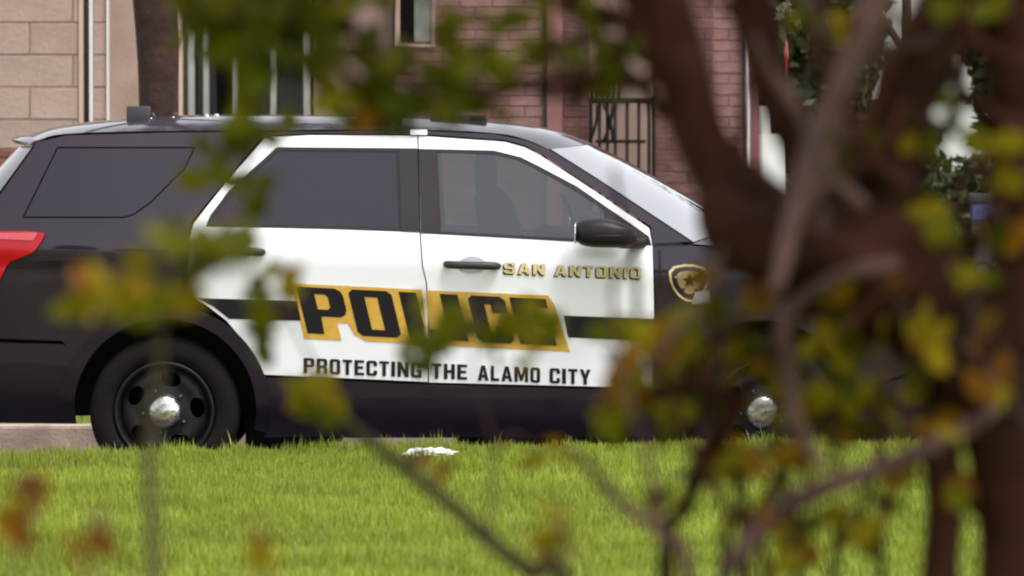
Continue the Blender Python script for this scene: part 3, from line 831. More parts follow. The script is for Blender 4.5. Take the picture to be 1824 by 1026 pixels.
letter([(seam_t + 4, -.06), (978, -.08), (985, .1), (993, 1.12), (seam_b + 6, 1.11)], [], door_f, 'gold_vinyl', 0.0025, 'gold_plate')
letter([(528, 0), (596, 0), (605, .06), (608, .16), (608, .46), (604, .56), (595, .62), (560, .62), (558, 1), (528, 1)], [[(557, .14), (575, .14), (580, .2), (580, .42), (575, .47), (557, .47)]], door_r)
letter([(627, 0), (688, 0), (696, .08), (696, .92), (688, 1), (627, 1), (619, .92), (619, .08)], [[(646, .15), (669, .15), (669, .85), (646, .85)]], door_r)
letter([(710, 0), (741, 0), (741, .78), (seam_b + 3 - 3.5, .78), (seam_b - 1, 1), (710, 1)], [], door_r)
letter([(seam_b + 9, .78), (773, .78), (773, 1), (seam_b + 6, 1)], [], door_f)
letter([(783, 0), (815, 0), (815, 1), (783, 1)], [], door_f)
letter([(840, 0), (890, 0), (898, .08), (898, .36), (870, .36), (870, .18), (859, .18), (859, .82), (870, .82), (870, .64), (898, .64), (898, .92), (890, 1), (840, 1), (832, .92), (832, .08)], [], door_f)
letter([(907, 0), (972, 0), (972, .2), (936, .2), (936, .39), (964, .39), (964, .6), (936, .6), (936, .8), (972, .8), (972, 1), (907, 1)], [], door_f)
GLYPH = {
 'P': (1, [(0,0),(.85,0),(1,.12),(1,.47),(.85,.59),(.33,.59),(.33,1),(0,1)], [[(.33,.17),(.67,.17),(.67,.43),(.33,.43)]]),
 'R': (1, [(0,0),(.85,0),(1,.12),(1,.42),(.9,.53),(1,.64),(1,1),(.68,1),(.68,.62),(.33,.62),(.33,1),(0,1)], [[(.33,.17),(.67,.17),(.67,.45),(.33,.45)]]),
 'O': (1, [(.16,0),(.84,0),(1,.12),(1,.88),(.84,1),(.16,1),(0,.88),(0,.12)], [[(.33,.17),(.67,.17),(.67,.83),(.33,.83)]]),
 'T': (.9, [(0,0),(1,0),(1,.18),(.68,.18),(.68,1),(.32,1),(.32,.18),(0,.18)], []),
 'E': (.9, [(0,0),(1,0),(1,.18),(.36,.18),(.36,.40),(.9,.40),(.9,.58),(.36,.58),(.36,.82),(1,.82),(1,1),(0,1)], []),
 'C': (1, [(.16,0),(.84,0),(1,.12),(1,.36),(.67,.36),(.67,.17),(.33,.17),(.33,.83),(.67,.83),(.67,.64),(1,.64),(1,.88),(.84,1),(.16,1),(0,.88),(0,.12)], []),
 'I': (.36, [(0,0),(1,0),(1,1),(0,1)], []),
 'N': (1.05, [(0,0),(.31,0),(.69,.55),(.69,0),(1,0),(1,1),(.69,1),(.31,.45),(.31,1),(0,1)], []),
 'G': (1, [(.16,0),(.84,0),(1,.12),(1,.34),(.67,.34),(.67,.17),(.33,.17),(.33,.83),(.67,.83),(.67,.63),(.52,.63),(.52,.47),(1,.47),(1,1),(.16,1),(0,.88),(0,.12)], []),
 'H': (1, [(0,0),(.33,0),(.33,.40),(.67,.40),(.67,0),(1,0),(1,1),(.67,1),(.67,.59),(.33,.59),(.33,1),(0,1)], []),
 'A': (1.12, [(.33,0),(.67,0),(1,1),(.69,1),(.64,.80),(.36,.80),(.31,1),(0,1)], [[(.5,.24),(.59,.62),(.41,.62)]]),
 'L': (.85, [(0,0),(.38,0),(.38,.81),(1,.81),(1,1),(0,1)], []),
 'M': (1.4, [(0,0),(.31,0),(.5,.55),(.69,0),(1,0),(1,1),(.77,1),(.77,.36),(.59,.92),(.41,.92),(.23,.36),(.23,1),(0,1)], []),
 'Y': (1.05, [(0,0),(.33,0),(.5,.36),(.67,0),(1,0),(.66,.62),(.66,1),(.34,1),(.34,.62)], []),
 'S': (1, [(.16,0),(.84,0),(1,.12),(1,.31),(.67,.31),(.67,.16),(.33,.16),(.33,.40),(.84,.40),(1,.52),(1,.88),(.84,1),(.16,1),(0,.88),(0,.69),(.33,.69),(.33,.84),(.67,.84),(.67,.58),(.16,.58),(0,.46),(0,.12)], []),
}
def word(text, x0, x1, ybase, h, slope, parent, m, proud, name='lettering', dx=0, dy=0, space=.22):
    """a printed word: block capitals between x0 and x1"""
    total = sum(GLYPH[c][0] for c in text) + space * (len(text) - 1)
    k = (x1 - x0) / total
    vs, fs, pen = [], [], 0.0
    for c in text:
        w, o, hs = GLYPH[c]
        sp = lambda p: SP(x0 + (pen + p[0] * w) * k + dx, ybase + slope * (pen + p[0] * w) * k - (1 - p[1]) * h + dy)
        V, T = fill2d([sp(p) for p in o], [[sp(p) for p in q] for q in hs], 0.03)
        n0 = len(vs)
        vs += [Vector((a, surf(a, b) - proud, b)) for a, b in V]; fs += [[i + n0 for i in t] for t in T]
        pen += w + space
    return mk(name, vs, fs, M[m], parent, smooth=False)
for t, a, b, yb_, par in (('PROTECTING', 541, 751, 664.5, door_r), ('THE', 769, 832, 674, door_f), ('ALAMO', 851, 962, 677.5, door_f), ('CITY', 979, 1052, 682.5, door_f)):
    word(t, a, b, yb_, 27, 0.040, par, 'black_vinyl', 0.004)
for t, a, b, yb_ in (('SAN', 898, 971, 487), ('ANTONIO', 988, 1143, 491)):
    word(t, a, b, yb_, 20, 0.034, door_f, 'black_vinyl', 0.003, dx=-2.5, dy=2.5)
    word(t, a, b, yb_, 20, 0.034, door_f, 'pale_gold', 0.0046)
# fender badge: gold shield outline, paler rockers, grey number tab
sh = [(1190, 476), (1228, 469), (1262, 478), (1263, 505), (1250, 528), (1230, 540), (1210, 530), (1194, 508)]
badge = panel('badge', sh, M['pale_gold'], car, proud=0.003, gap=0, thick=0.002, step=0.03, rnd=1, mirror=False)
def shrink(poly, k, dx=0, dy=0):
    cx = sum(p[0] for p in poly) / len(poly); cy = sum(p[1] for p in poly) / len(poly)
    return [(cx + (p[0] - cx) * k + dx, cy + (p[1] - cy) * k + dy) for p in poly]
panel('shield_field', shrink(sh, .88), M['black_paint'], badge, proud=0.004, gap=0, thick=0.002, step=0.03, rnd=1, mirror=False)
panel('shield_centre', shrink(sh, .62, 0, -1), mat('badge_bronze', (0.40, 0.30, 0.14), 0.4, noise=(40, .3)), badge, proud=0.005, gap=0, thick=0.002, step=0.03, rnd=1, mirror=False)
star = []
for i in range(10):
    r_ = 13 if i % 2 == 0 else 5.5
    star.append((1228 + r_ * sin(i * pi / 5), 500 - r_ * cos(i * pi / 5)))
panel('star', star, M['black_vinyl'], badge, proud=0.006, gap=0, thick=0.002, step=0.03, mirror=False)
panel('number_tab', [(1238, 520), (1264, 516), (1265, 540), (1232, 542)], M['silver'], badge, proud=0.006, gap=0, thick=0.002, step=0.03, mirror=False)
# ---- door handles with finger cups
M['cup'] = mat('cup', (0.45, 0.44, 0.47), 0.5)
for d, (x0, x1, y0, y1) in ((door_f, (794, 888, 464, 481)), (door_r, (385, 469, 438, 457))):
    xm = (x0 + x1) / 2
    cup = panel('handle_cup', [(xm + 24 * cos(R(a)), (y0 + y1) / 2 - 1 - 15 * sin(R(a))) for a in range(0, 360, 20)], M['cup'], d, proud=0.002, gap=0, thick=0.004, step=0.02)
    pts = [S3(x0, (y0 + y1) / 2 - 2, 0.006), S3(x0 + 10, (y0 + y1) / 2 - 1, 0.030), S3(xm, (y0 + y1) / 2, 0.040), S3(x1 - 10, (y0 + y1) / 2 + 1, 0.030), S3(x1, (y0 + y1) / 2 + 2, 0.006)]
    h = tube('handle', pts, [.016, .019, .019, .020, .016], M['plastic'], d, 10, n=14)
    far_side(h, d)
# ---- mirror
def blob(name, c, rx, ry, rz, m, parent, p=3.2, shape=None, nu=20, nv=12):
    vs, fs = [], []
    def se(v, e): return math.copysign(abs(v) ** e, v)
    for i in range(nv + 1):
        f = -pi / 2 + pi * i / nv
        for j in range(nu):
            t = 2 * pi * j / nu; e = 2 / p
            q = Vector((rx * se(cos(f), e) * se(cos(t), e), ry * se(cos(f), e) * se(sin(t), e), rz * se(sin(f), e)))
            if shape: q = shape(q)
            vs.append(Vector(c) + q)
    for i in range(nv):
        for j in range(nu):
            fs.append([i * nu + j, i * nu + (j + 1) % nu, (i + 1) * nu + (j + 1) % nu, (i + 1) * nu + j])
    return mk(name, vs, fs, m, parent)
mc = P(1079, 415, -0.12)
mir = blob('mirror', mc, .150, .105, .070, M['trim'], car, 3.0, lambda q: Vector((q.x, q.y, q.z * (1 - 0.22 * max(0, q.x) / .15) - 0.02 * max(0, q.x) / .15)))
arm_ = tube('arm', [P(1105, 432, -.12), P(1130, 434, -.03), P(1148, 432, 0.05)], [.028, .026, .030], M['trim'], mir, 10, n=8)
band = blob('band', mc + Vector((0.012, -0.014, -0.012)), .132, .094, .006, M['plastic'], mir, 2.6)
gl_ = blob('mirror_glass', mc + Vector((-.147, 0, 0)), .006, .085, .052, M['chrome'], mir, 4)
mir2 = far_side(mir, car)
for q in (arm_, band, gl_): far_side(q, mir)

# ---- roof equipment
def roof_pt(px, py, y): return P(px, py, y)
def bxp(name, px0, px1, py0, py1, y0, y1, m, parent, bev=0.006):
    a = P(px0, py1, y0); b = P(px1, py0, y0)
    return box(name, a.x, b.x, y0, y1, a.z, b.z, m, parent, bev)
bxp('roof_box', 225, 264, 189, 216, .62, .80, mat('roof_box', (0.045, 0.04, 0.05), 0.5), car)
for px, py, r in ((272, 206, .020), (312, 204, .018)):
    c = P(px, py + 5, .66)
    blob('antenna', c, r * .8, r * .8, r * 1.5, M['plastic'], car, 2.2)
    blob('antenna_cap', P(px - 3, py + 6, .63), r * .4, r * .4, r * .4, M['chrome'], car, 2)
for px, py in ((368, 206), (386, 205), (552, 213)):
    blob('antenna_stud', P(px, py + 2, .62), .014 if px < 500 else .030, .014, .014 if px < 500 else .008, M['chrome'], car, 2)
lb = bxp('light_bar', 766, 868, 204, 226, .55, 1.45, M['plastic'], car, 0.012)
bxp('lens', 836, 864, 207, 214, .545, .56, M['under'], lb, 0.002)
panel('roof_marker', [(731, 231), (761, 231), (761, 240), (731, 240)], M['white_vinyl'], car, proud=0.012, gap=0, thick=0.01, step=0.03)
# ---- wipers, grille, lamps
tube('wiper', [P(1220, 425, .30), P(1268, 419, .55), P(1300, 405, .85)], [.008, .008, .006], M['trim'], car, 6, n=8)
g0 = P(1738, 590, 1.0)
gr = box('grille', g0.x - .03, g0.x + .012, .45, 1.55, P(1738, 640, 1).z, P(1738, 545, 1).z, M['trim'], car, 0.01)
for k in range(4):
    zz = P(1738, 632 - k * 26, 1).z
    box('grille_bar', g0.x + .012, g0.x + .022, .47, 1.53, zz - .012, zz + .012, M['plastic'], gr)
hl = panel('headlight', [(1560, 498), (1650, 530), (1672, 572), (1610, 560), (1565, 520)], M['head_lens'], car, proud=0.008, gap=0, thick=0.03, rnd=1, step=0.03)
# ---- underbody with wheel wells, cabin floor
rw = .47
xa, xb = HUB_R.x, HUB_F.x
rear_x, front_x = P(-110, 700, .3).x, P(1650, 700, .3).x
def side_pts(y0, yi):
    return [(rear_x, y0 + .20), (xa - rw, y0 + .08), (xa - rw, yi), (xa + rw, yi), (xa + rw, y0 + .03), (xb - rw, y0 + .03), (xb - rw, yi), (xb + rw, yi), (xb + rw, y0 + .12), (front_x, y0 + .30)]
near = side_pts(0.06, 0.42)
outl = near + [(x, 2 - y) for x, y in near[::-1]]
n = len(outl)
vs = [(x, y, .325) for x, y in outl] + [(x, y, .98) for x, y in outl]
V2, T2 = fill2d(outl, step=0.5)
fs = [[i, (i + 1) % n, n + (i + 1) % n, n + i] for i in range(n)]
k0 = len(vs); vs += [(x, y, .98) for x, y in V2]; fs += [[k0 + i for i in t] for t in T2]
k0 = len(vs); vs += [(x, y, .325) for x, y in V2]; fs += [[k0 + i for i in t[::-1]] for t in T2]
mk('underbody', vs, fs, M['under'], car, smooth=False)
for xg0, xg1 in ((446, 606), (815, 1235), (1502, 1670)):
    box('guard', P(xg0, 700, .9).x, P(xg1, 700, .9).x, .4, 1.6, .15, .323, M['under'], car, 0.02)
# ---- cabin: seats, dashboard, wheel, partition
def seat(px, y, wy):
    c = P(px, 470, y)
    s = blob('seat', (c.x, y, c.z + .02), .11, wy, .36, M['seat'], car, 3.5, lambda q: Vector((q.x - q.z * .25, q.y, q.z)))
    blob('headrest', (c.x - .11, y, c.z + .45), .055, .13, .11, M['seat'], s, 3.2)
seat(905, .58, .25); seat(905, 1.42, .25)
blob('dashboard', P(1130, 455, 1.0), .26, .72, .13, M['seat'], car, 3.5)
blob('rear_bench', P(470, 490, 1.0), .12, .68, .33, M['seat'], car, 4)
pz = P(765, 300, 1.0)
box('partition', pz.x - .02, pz.x + .02, .32, 1.68, .985, 1.62, M['seat'], car, 0.01)
wc = P(1030, 405, 1.42)
vs, fs = [], []
for i in range(24):
    a = 2 * pi * i / 24
    for k in range(8):
        b = 2 * pi * k / 8
        r_ = .185 + .016 * cos(b)
        q = Vector((.016 * sin(b), r_ * cos(a), r_ * sin(a)))
        q.rotate(Euler((0, R(-25), 0)))
        vs.append(wc + q)
for i in range(24):
    for k in range(8):
        fs.append([i * 8 + k, i * 8 + (k + 1) % 8, ((i + 1) % 24) * 8 + (k + 1) % 8, ((i + 1) % 24) * 8 + k])
mk('steering_wheel', vs, fs, M['seat'], car)
bmn = blob('laptop_mount', P(985, 420, 1.0), .10, .16, .05, M['seat'], car, 4)

# ---- wheels
def lathe(prof, n=48):
    """profile of (radius, y) about the y axis"""
    vs, fs = [], []
    for i in range(n):
        a = 2 * pi * i / n
        for r, y in prof: vs.append(Vector((r * cos(a), y, r * sin(a))))
    k = len(prof)
    for i in range(n):
        for j in range(k - 1):
            i2 = (i + 1) % n
            fs.append([i * k + j, i * k + j + 1, i2 * k + j + 1, i2 * k + j])
    return vs, fs
def wheel(cx, near=True):
    s = 1 if near else -1
    y0 = 0.035
    loc = Vector((cx, y0 if near else 2 - y0, .365))
    def put(name, me, parent, first):
        o = bpy.data.objects.new(name, me); COL.objects.link(o); o.parent = parent
        if first:
            o.location = loc - BASE[car]
            if not near: o.rotation_euler = (0, 0, pi)
        BASE[o] = BASE[car]
        return o
    t = put('wheel', WM['tyre'], car, True)
    o = put('rim', WM['rim'], t, False)
    put('wheel_disc', WM['disc'], t, False); put('hub_cap', WM['cap'], t, False)
    for k in range(5):
        n_ = put('lug_nut', WM['nut'], t, False)
        a = R(43 + 72 * k); n_.location = (.105 * cos(a), .040, .105 * sin(a))
    t.rotation_euler.y = random.uniform(0, 1) if not near else 0
    return t
WM = {}
tp = [(.245, .03), (.255, .012), (.285, .002), (.325, .004), (.348, .018), (.358, .035), (.362, .060), (.355, .064), (.355, .072), (.363, .076), (.364, .12), (.357, .124), (.357, .132), (.364, .136), (.362, .20), (.350, .232), (.320, .247), (.28, .25), (.245, .235)]
WM['tyre'] = new_mesh('tyre', *lathe(tp, 72), M['rubber'])
WM['rim'] = new_mesh('rim', *lathe([(.243, .22), (.243, .020), (.238, .010), (.230, .010), (.224, .022), (.214, .060), (.212, .20)], 64), M['steel_wheel'])
hol = []
for k in range(5):
    a = R(7 + 72 * k)
    h = []
    for i in range(16):
        b = 2 * pi * i / 16
        u_, w_ = .158 + .036 * cos(b), .050 * sin(b)
        h.append((u_ * cos(a) - w_ * sin(a), u_ * sin(a) + w_ * cos(a)))
    hol.append(h)
V2, T2 = fill2d([(.2145 * cos(2 * pi * i / 48), .2145 * sin(2 * pi * i / 48)) for i in range(48)], hol, 0.022)
def dish(a, b):
    r = math.hypot(a, b)
    y = float(np.interp(r, [0, .08, .10, .125, .16, .19, .2145], [.040, .040, .042, .050, .036, .044, .062]))
    return Vector((a, y, b))
WM['disc'] = new_mesh('wheel_disc', *slab_geo(V2, T2, dish, Vector((0, .02, 0))), M['steel_wheel'])
WM['cap'] = new_mesh('hub_cap', *lathe([(.0005, -.014), (.03, -.013), (.058, -.008), (.072, 0.002), (.082, .018), (.087, .036), (.087, .044)], 40), M['chrome'])
WM['nut'] = new_mesh('lug_nut', *lathe([(.0005, -.012), (.008, -.012), (.010, -.004), (.010, .012)], 6), mat('lug_steel', (0.10, 0.09, 0.09), 0.45, metal=1.0))
for cx in (HUB_R.x, HUB_F.x):
    wheel(cx, True); wheel(cx, False)

# ================================================================== LITTER
c = P(765, 803, -1.15)
bm = bmesh.new(); bmesh.ops.create_icosphere(bm, subdivisions=3, radius=1)
for v in bm.verts:
    k = 1 + 0.35 * sin(v.co.x * 7 + v.co.y * 5) * cos(v.co.z * 9 + v.co.x * 4) + random.uniform(-.12, .12)
    v.co = Vector((v.co.x * .105 * k, v.co.y * .06 * k, max(-.2, v.co.z) * .026 * k))
bm.verts.index_update()
vs = [Vector((c.x, c.y, LAWN_Z + .030)) + v.co for v in bm.verts]; fs = [[v.index for v in f.verts] for f in bm.faces]; bm.free()
tag(mk('crumpled_wrapper', vs, fs, mat('paper', (0.80, 0.80, 0.76), 0.5), smooth=False), 'crumpled white paper wrapper lying on the lawn below the doors', 'litter')

# ================================================================== FOREGROUND CRAPE MYRTLE AND SAPLINGS
M['bark'] = mat('bark', (0.044, 0.0155, 0.0095), 0.9, noise=(6, 0.85), bump=(18, 0.8), spec=0.12)
M['bark_pale'] = mat('bark_pale', (0.100, 0.055, 0.048), 0.85, noise=(8, 0.7), bump=(18, 0.6), spec=0.15)
M['bark_olive'] = mat('bark_olive', (0.085, 0.066, 0.036), 0.9, noise=(15, 0.4), spec=0.15)
M['twig'] = mat('twig', (0.085, 0.042, 0.030), 0.85, noise=(30, 0.3))
LEAFCOL = {
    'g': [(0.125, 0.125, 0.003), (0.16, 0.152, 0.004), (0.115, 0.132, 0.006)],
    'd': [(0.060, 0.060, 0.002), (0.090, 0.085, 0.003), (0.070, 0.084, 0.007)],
    'y': [(0.26, 0.205, 0.005), (0.31, 0.22, 0.006), (0.22, 0.21, 0.006)],
    'o': [(0.25, 0.11, 0.005), (0.21, 0.075, 0.006), (0.26, 0.15, 0.005)],
    'r': [(0.19, 0.045, 0.014), (0.17, 0.050, 0.012), (0.18, 0.065, 0.012)],
}
LEAFMESH = {}
for k, cols in LEAFCOL.items():
    lm = island_mat('leaf_' + k, cols, 0.6, 0.40, obj_random=True, spec=0.12)
    for v in range(2):
        b = 0.16 if v else -0.10
        vs = [(0, 0, 0), (.22, .22, .05), (.22, -.22, .05), (.25, 0, 0), (.55, .30, .06 + b * .3), (.55, -.30, .06 + b * .3), (.56, 0, b * .3), (.82, .16, b * .7 + .03), (.82, -.16, b * .7 + .03), (1, 0, b)]
        fs = [[0, 3, 1], [0, 2, 3], [1, 3, 6, 4], [3, 2, 5, 6], [4, 6, 9, 7], [6, 5, 8, 9]]
        LEAFMESH[k, v] = new_mesh('leaf', vs, fs, lm)
class Plant:
    def __init__(s, root): s.root = root; s.skel = []; s.n = 0
    def limb(s, name, pts, rad, m='bark', seg=10, wob=0.08, n=None):
        pts = [Vector(p) for p in pts]
        tube(name, pts, rad, M[m], s.root, seg, wob, n or len(pts) * 5)
        s.skel += [Vector(q) for q in spline([tuple(p) for p in pts], len(pts) * 6)]
    def cluster(s, px, py, w, h, n, cols, d, size=0.054, twig=True, anchor=None):
        ppm = FPX / d
        c = F(px, py, d)
        if twig:
            a = anchor or min(s.skel, key=lambda q: (q - c).length + (0.3 if q.z > c.z + .15 else 0))
            mid = a.lerp(c, .5) + Vector((random.uniform(-.02, .02), random.uniform(-.02, .02), .03))
            tube('twig', [a, mid, c], [.0042, .0034, .0020], M['twig'], s.root, 5, n=7)
            s.skel += [mid, c]
        for _ in range(n):
            if s.n >= 299: return
            s.n += 1
            k = random.choice(cols)
            p = F(px + random.gauss(0, w * .27), py + random.gauss(0, h * .27), d + random.gauss(0, .09))
            o = bpy.data.objects.new('leaf', LEAFMESH[k, random.randrange(2)]); COL.objects.link(o)
            o.parent = s.root; o.location = p - BASE[s.root]
            sz = size * random.uniform(.7, 1.25); o.scale = (sz, sz, sz)
            o.rotation_euler = (random.uniform(.6, 2.4), random.uniform(-1.0, 1.0), random.uniform(0, 2 * pi))
            o.location -= o.rotation_euler.to_matrix() @ Vector((sz * .5, 0, 0))

# ---- the many-stemmed tree at the right
D0 = 7.5
base = F(1740, 513, D0); base.z = LAWN_Z
tree = Plant(thing('crape_myrtle_tree', base, 'many stemmed brown crape myrtle tree with yellowing leaves in front of the car', 'tree'))
W = D0 / FPX / 2               # half a pixel-width in metres
tree.limb('trunk', [(base.x + .02, base.y, LAWN_Z - .05), (base.x + .03, base.y, .6), F(1800, 1040, D0), F(1785, 800, D0), F(1715, 640, D0), F(1600, 500, D0), F(1480, 450, D0), F(1370, 405, D0), F(1262, 275, D0), F(1218, 130, D0), F(1170, -60, D0), F(1080, -420, D0)],
          [.11, .085, 120 * W, 125 * W, 180 * W, 230 * W, 220 * W, 170 * W, 104 * W, 92 * W, 84 * W, 30 * W], n=60, seg=14)
tree.limb('trunk', [(base.x + .13, base.y + .05, LAWN_Z - .05), (base.x + .12, base.y + .05, .6), F(1870, 1040, D0 + .1), F(1850, 800, D0 + .1), F(1800, 600, D0 + .1), F(1820, 380, D0 + .1), F(1815, 150, D0 + .1), F(1790, -60, D0 + .1), F(1760, -500, D0 + .1)],
          [.09, .075, 90 * W, 105 * W, 130 * W, 100 * W, 120 * W, 110 * W, 40 * W], n=44, seg=14)
tree.limb('branch', [F(1560, 470, D0 + .03), F(1580, 330, D0), F(1610, 190, D0), F(1675, 40, D0), F(1720, -80, D0), F(1780, -450, D0)], [150 * W, 112 * W, 108 * W, 116 * W, 104 * W, 40 * W], n=30, seg=12)
tree.limb('branch', [F(1440, 430, D0 - .1), F(1445, 330, D0 - .1), F(1480, 200, D0 - .1), F(1535, 60, D0 - .1), F(1580, -80, D0 - .1), F(1640, -420, D0)], [80 * W, 66 * W, 62 * W, 58 * W, 50 * W, 20 * W], 'bark_pale', n=28)
tree.limb('branch', [F(1450, 400, D0 + .06), F(1420, 285, D0 + .06), F(1372, 155, D0 + .06), F(1346, 40, D0 + .06), F(1335, -60, D0 + .06), F(1320, -400, D0)], [80 * W, 50 * W, 72 * W, 76 * W, 84 * W, 40 * W], n=24)
tree.limb('branch', [F(1380, 520, D0 - .45), F(1405, 420, D0 - .4), F(1425, 330, D0 - .35), F(1450, 250, D0 - .3), F(1520, 90, D0 - .3), F(1560, -60, D0 - .3)], [22 * W, 34 * W, 36 * W, 38 * W, 38 * W, 34 * W], 'bark_pale', n=26, wob=.03)
tree.limb('branch', [F(1470, 80, D0), F(1440, 10, D0), F(1410, -60, D0), F(1380, -300, D0)], [36 * W, 36 * W, 34 * W, 20 * W], 'bark_pale', n=14)
tree.limb('branch', [F(1235, 170, D0), F(1180, 90, D0), F(1120, 40, D0), F(1030, 10, D0), F(940, -10, D0), F(820, -60, D0)], [44 * W, 40 * W, 34 * W, 28 * W, 22 * W, 12 * W], n=24)
tree.limb('branch', [F(1290, 300, D0), F(1240, 220, D0), F(1200, 150, D0), F(1150, 60, D0), F(1110, -60, D0)], [70 * W, 62 * W, 54 * W, 46 * W, 36 * W], n=22)
tree.limb('branch', [F(1130, 150, D0), F(1040, 140, D0), F(940, 150, D0), F(830, 180, D0), F(720, 205, D0), F(640, 190, D0)], [30 * W, 28 * W, 26 * W, 24 * W, 20 * W, 10 * W], n=24)
tree.limb('branch', [F(1200, 130, D0), F(1165, 140, D0), F(1130, 150, D0)], [34 * W, 30 * W, 30 * W], n=8)
tree.limb('branch', [F(1680, 640, D0), F(1660, 720, D0), F(1682, 860, D0), F(1675, 1040, D0), (base.x - .06, base.y, .7), (base.x - .03, base.y, LAWN_Z)], [90 * W, 80 * W, 72 * W, 70 * W, .05, .07], n=30)
tree.limb('branch', [F(1770, 730, D0 - .1), F(1720, 765, D0 - .15), F(1600, 822, D0 - .2), F(1470, 868, D0 - .2), F(1370, 925, D0 - .2), F(1285, 1030, D0 - .2)], [24 * W, 34 * W, 34 * W, 36 * W, 38 * W, 30 * W], 'bark_pale', n=26, wob=.03)
tree.limb('branch', [F(1600, 470, D0 - .2), F(1500, 490, D0 - .2), F(1400, 560, D0 - .2), F(1402, 650, D0 - .2), F(1420, 760, D0 - .2), F(1470, 840, D0 - .2)], [30 * W, 26 * W, 28 * W, 32 * W, 26 * W, 20 * W], 'bark_pale', n=26, wob=.03)
tree.limb('branch', [F(1640, 580, D0), F(1540, 600, D0), F(1450, 560, D0), F(1360, 500, D0), F(1270, 480, D0), F(1200, 510, D0)], [40 * W, 28 * W, 24 * W, 18 * W, 14 * W, 8 * W], n=26)
tree.limb('branch', [F(1660, 720, D0), F(1560, 720, D0), F(1440, 735, D0), F(1330, 720, D0), F(1210, 690, D0), F(1110, 720, D0)], [30 * W, 26 * W, 24 * W, 24 * W, 34 * W, 10 * W], n=26)
# the heavy fork low on the tree and the tangle of crossing limbs
tree.limb('branch', [F(1620, 520, D0 - .05), F(1500, 462, D0 - .08), F(1390, 442, D0 - .1), F(1300, 402, D0 - .08), F(1282, 325, D0 - .02), F(1250, 240, D0), F(1200, 120, D0), F(1120, -60, D0)], [90 * W, 108 * W, 124 * W, 116 * W, 64 * W, 46 * W, 40 * W, 20 * W], n=40, wob=.14)
rb_ = random.Random(31)
for k in range(34):
    x0, y0 = rb_.uniform(1080, 1800), rb_.choice((rb_.uniform(-40, 420), rb_.uniform(430, 720)))
    an = rb_.uniform(-2.6, -.5); L = rb_.uniform(180, 420)
    pts = [(x0 + L * t * cos(an) + rb_.uniform(-22, 22), y0 + L * t * sin(an) + rb_.uniform(-22, 22)) for t in (-.5, -.25, 0, .25, .5)]
    w_ = rb_.uniform(8, 24)
    dd = rb_.uniform(-.35, .25)
    tree.limb('branch', [F(*p, D0 + dd) for p in pts], [w_ * W * q for q in (1.1, 1.05, 1, .8, .5)], rb_.choice(('bark', 'bark', 'bark_pale')), n=16, wob=.12, seg=8)
for pts, w_ in (([(1220, 120), (1140, 90), (1050, 70), (960, 100), (900, 140)], 30), ([(1190, 60), (1110, 100), (1040, 160), (960, 170)], 26), ([(1010, -40), (1060, 60), (1120, 130), (1190, 210)], 34), ([(1150, -40), (1120, 60), (1060, 130), (1020, 200)], 22), ([(1300, 740), (1220, 735), (1130, 720), (1060, 735)], 36), ([(1640, 300), (1560, 390), (1470, 470), (1400, 600)], 30), ([(1824, 300), (1740, 420), (1640, 500), (1540, 560)], 40)):
    tree.limb('branch', [F(*p, D0 + .05) for p in pts], [w_ * W * (1 - .12 * i) for i in range(len(pts))], 'bark', n=18, wob=.12)
# slender suckers rising from the lawn
for pts, r in (([F(1185, 1060, D0), F(1225, 900, D0), F(1262, 810, D0), F(1300, 740, D0), F(1350, 660, D0)], 32), ([F(1330, 1040, D0), F(1322, 890, D0), F(1292, 800, D0), F(1280, 730, D0)], 24), ([F(1450, 880, D0), F(1420, 800, D0), F(1440, 700, D0)], 18), ([F(1290, 1020, D0), F(1340, 930, D0), F(1400, 820, D0), F(1420, 760, D0)], 22), ([F(1760, 1040, D0), F(1730, 900, D0), F(1740, 780, D0)], 16), ([F(1500, 860, D0), F(1486, 800, D0), F(1470, 740, D0)], 16), ([F(1570, 1040, D0), F(1580, 880, D0), F(1565, 780, D0), F(1560, 700, D0)], 18)):
    g0 = pts[0].copy(); g0.z = LAWN_Z; g0.x += .04
    if pts[0].z < 1.1: pts = [g0] + pts; rr = [r * W] * 2 + [r * W * .9] * (len(pts) - 2)
    else: rr = [r * W] * len(pts)
    rr[-1] = r * W * .4
    tree.limb('stem', pts, rr, 'bark', n=22, wob=.03)
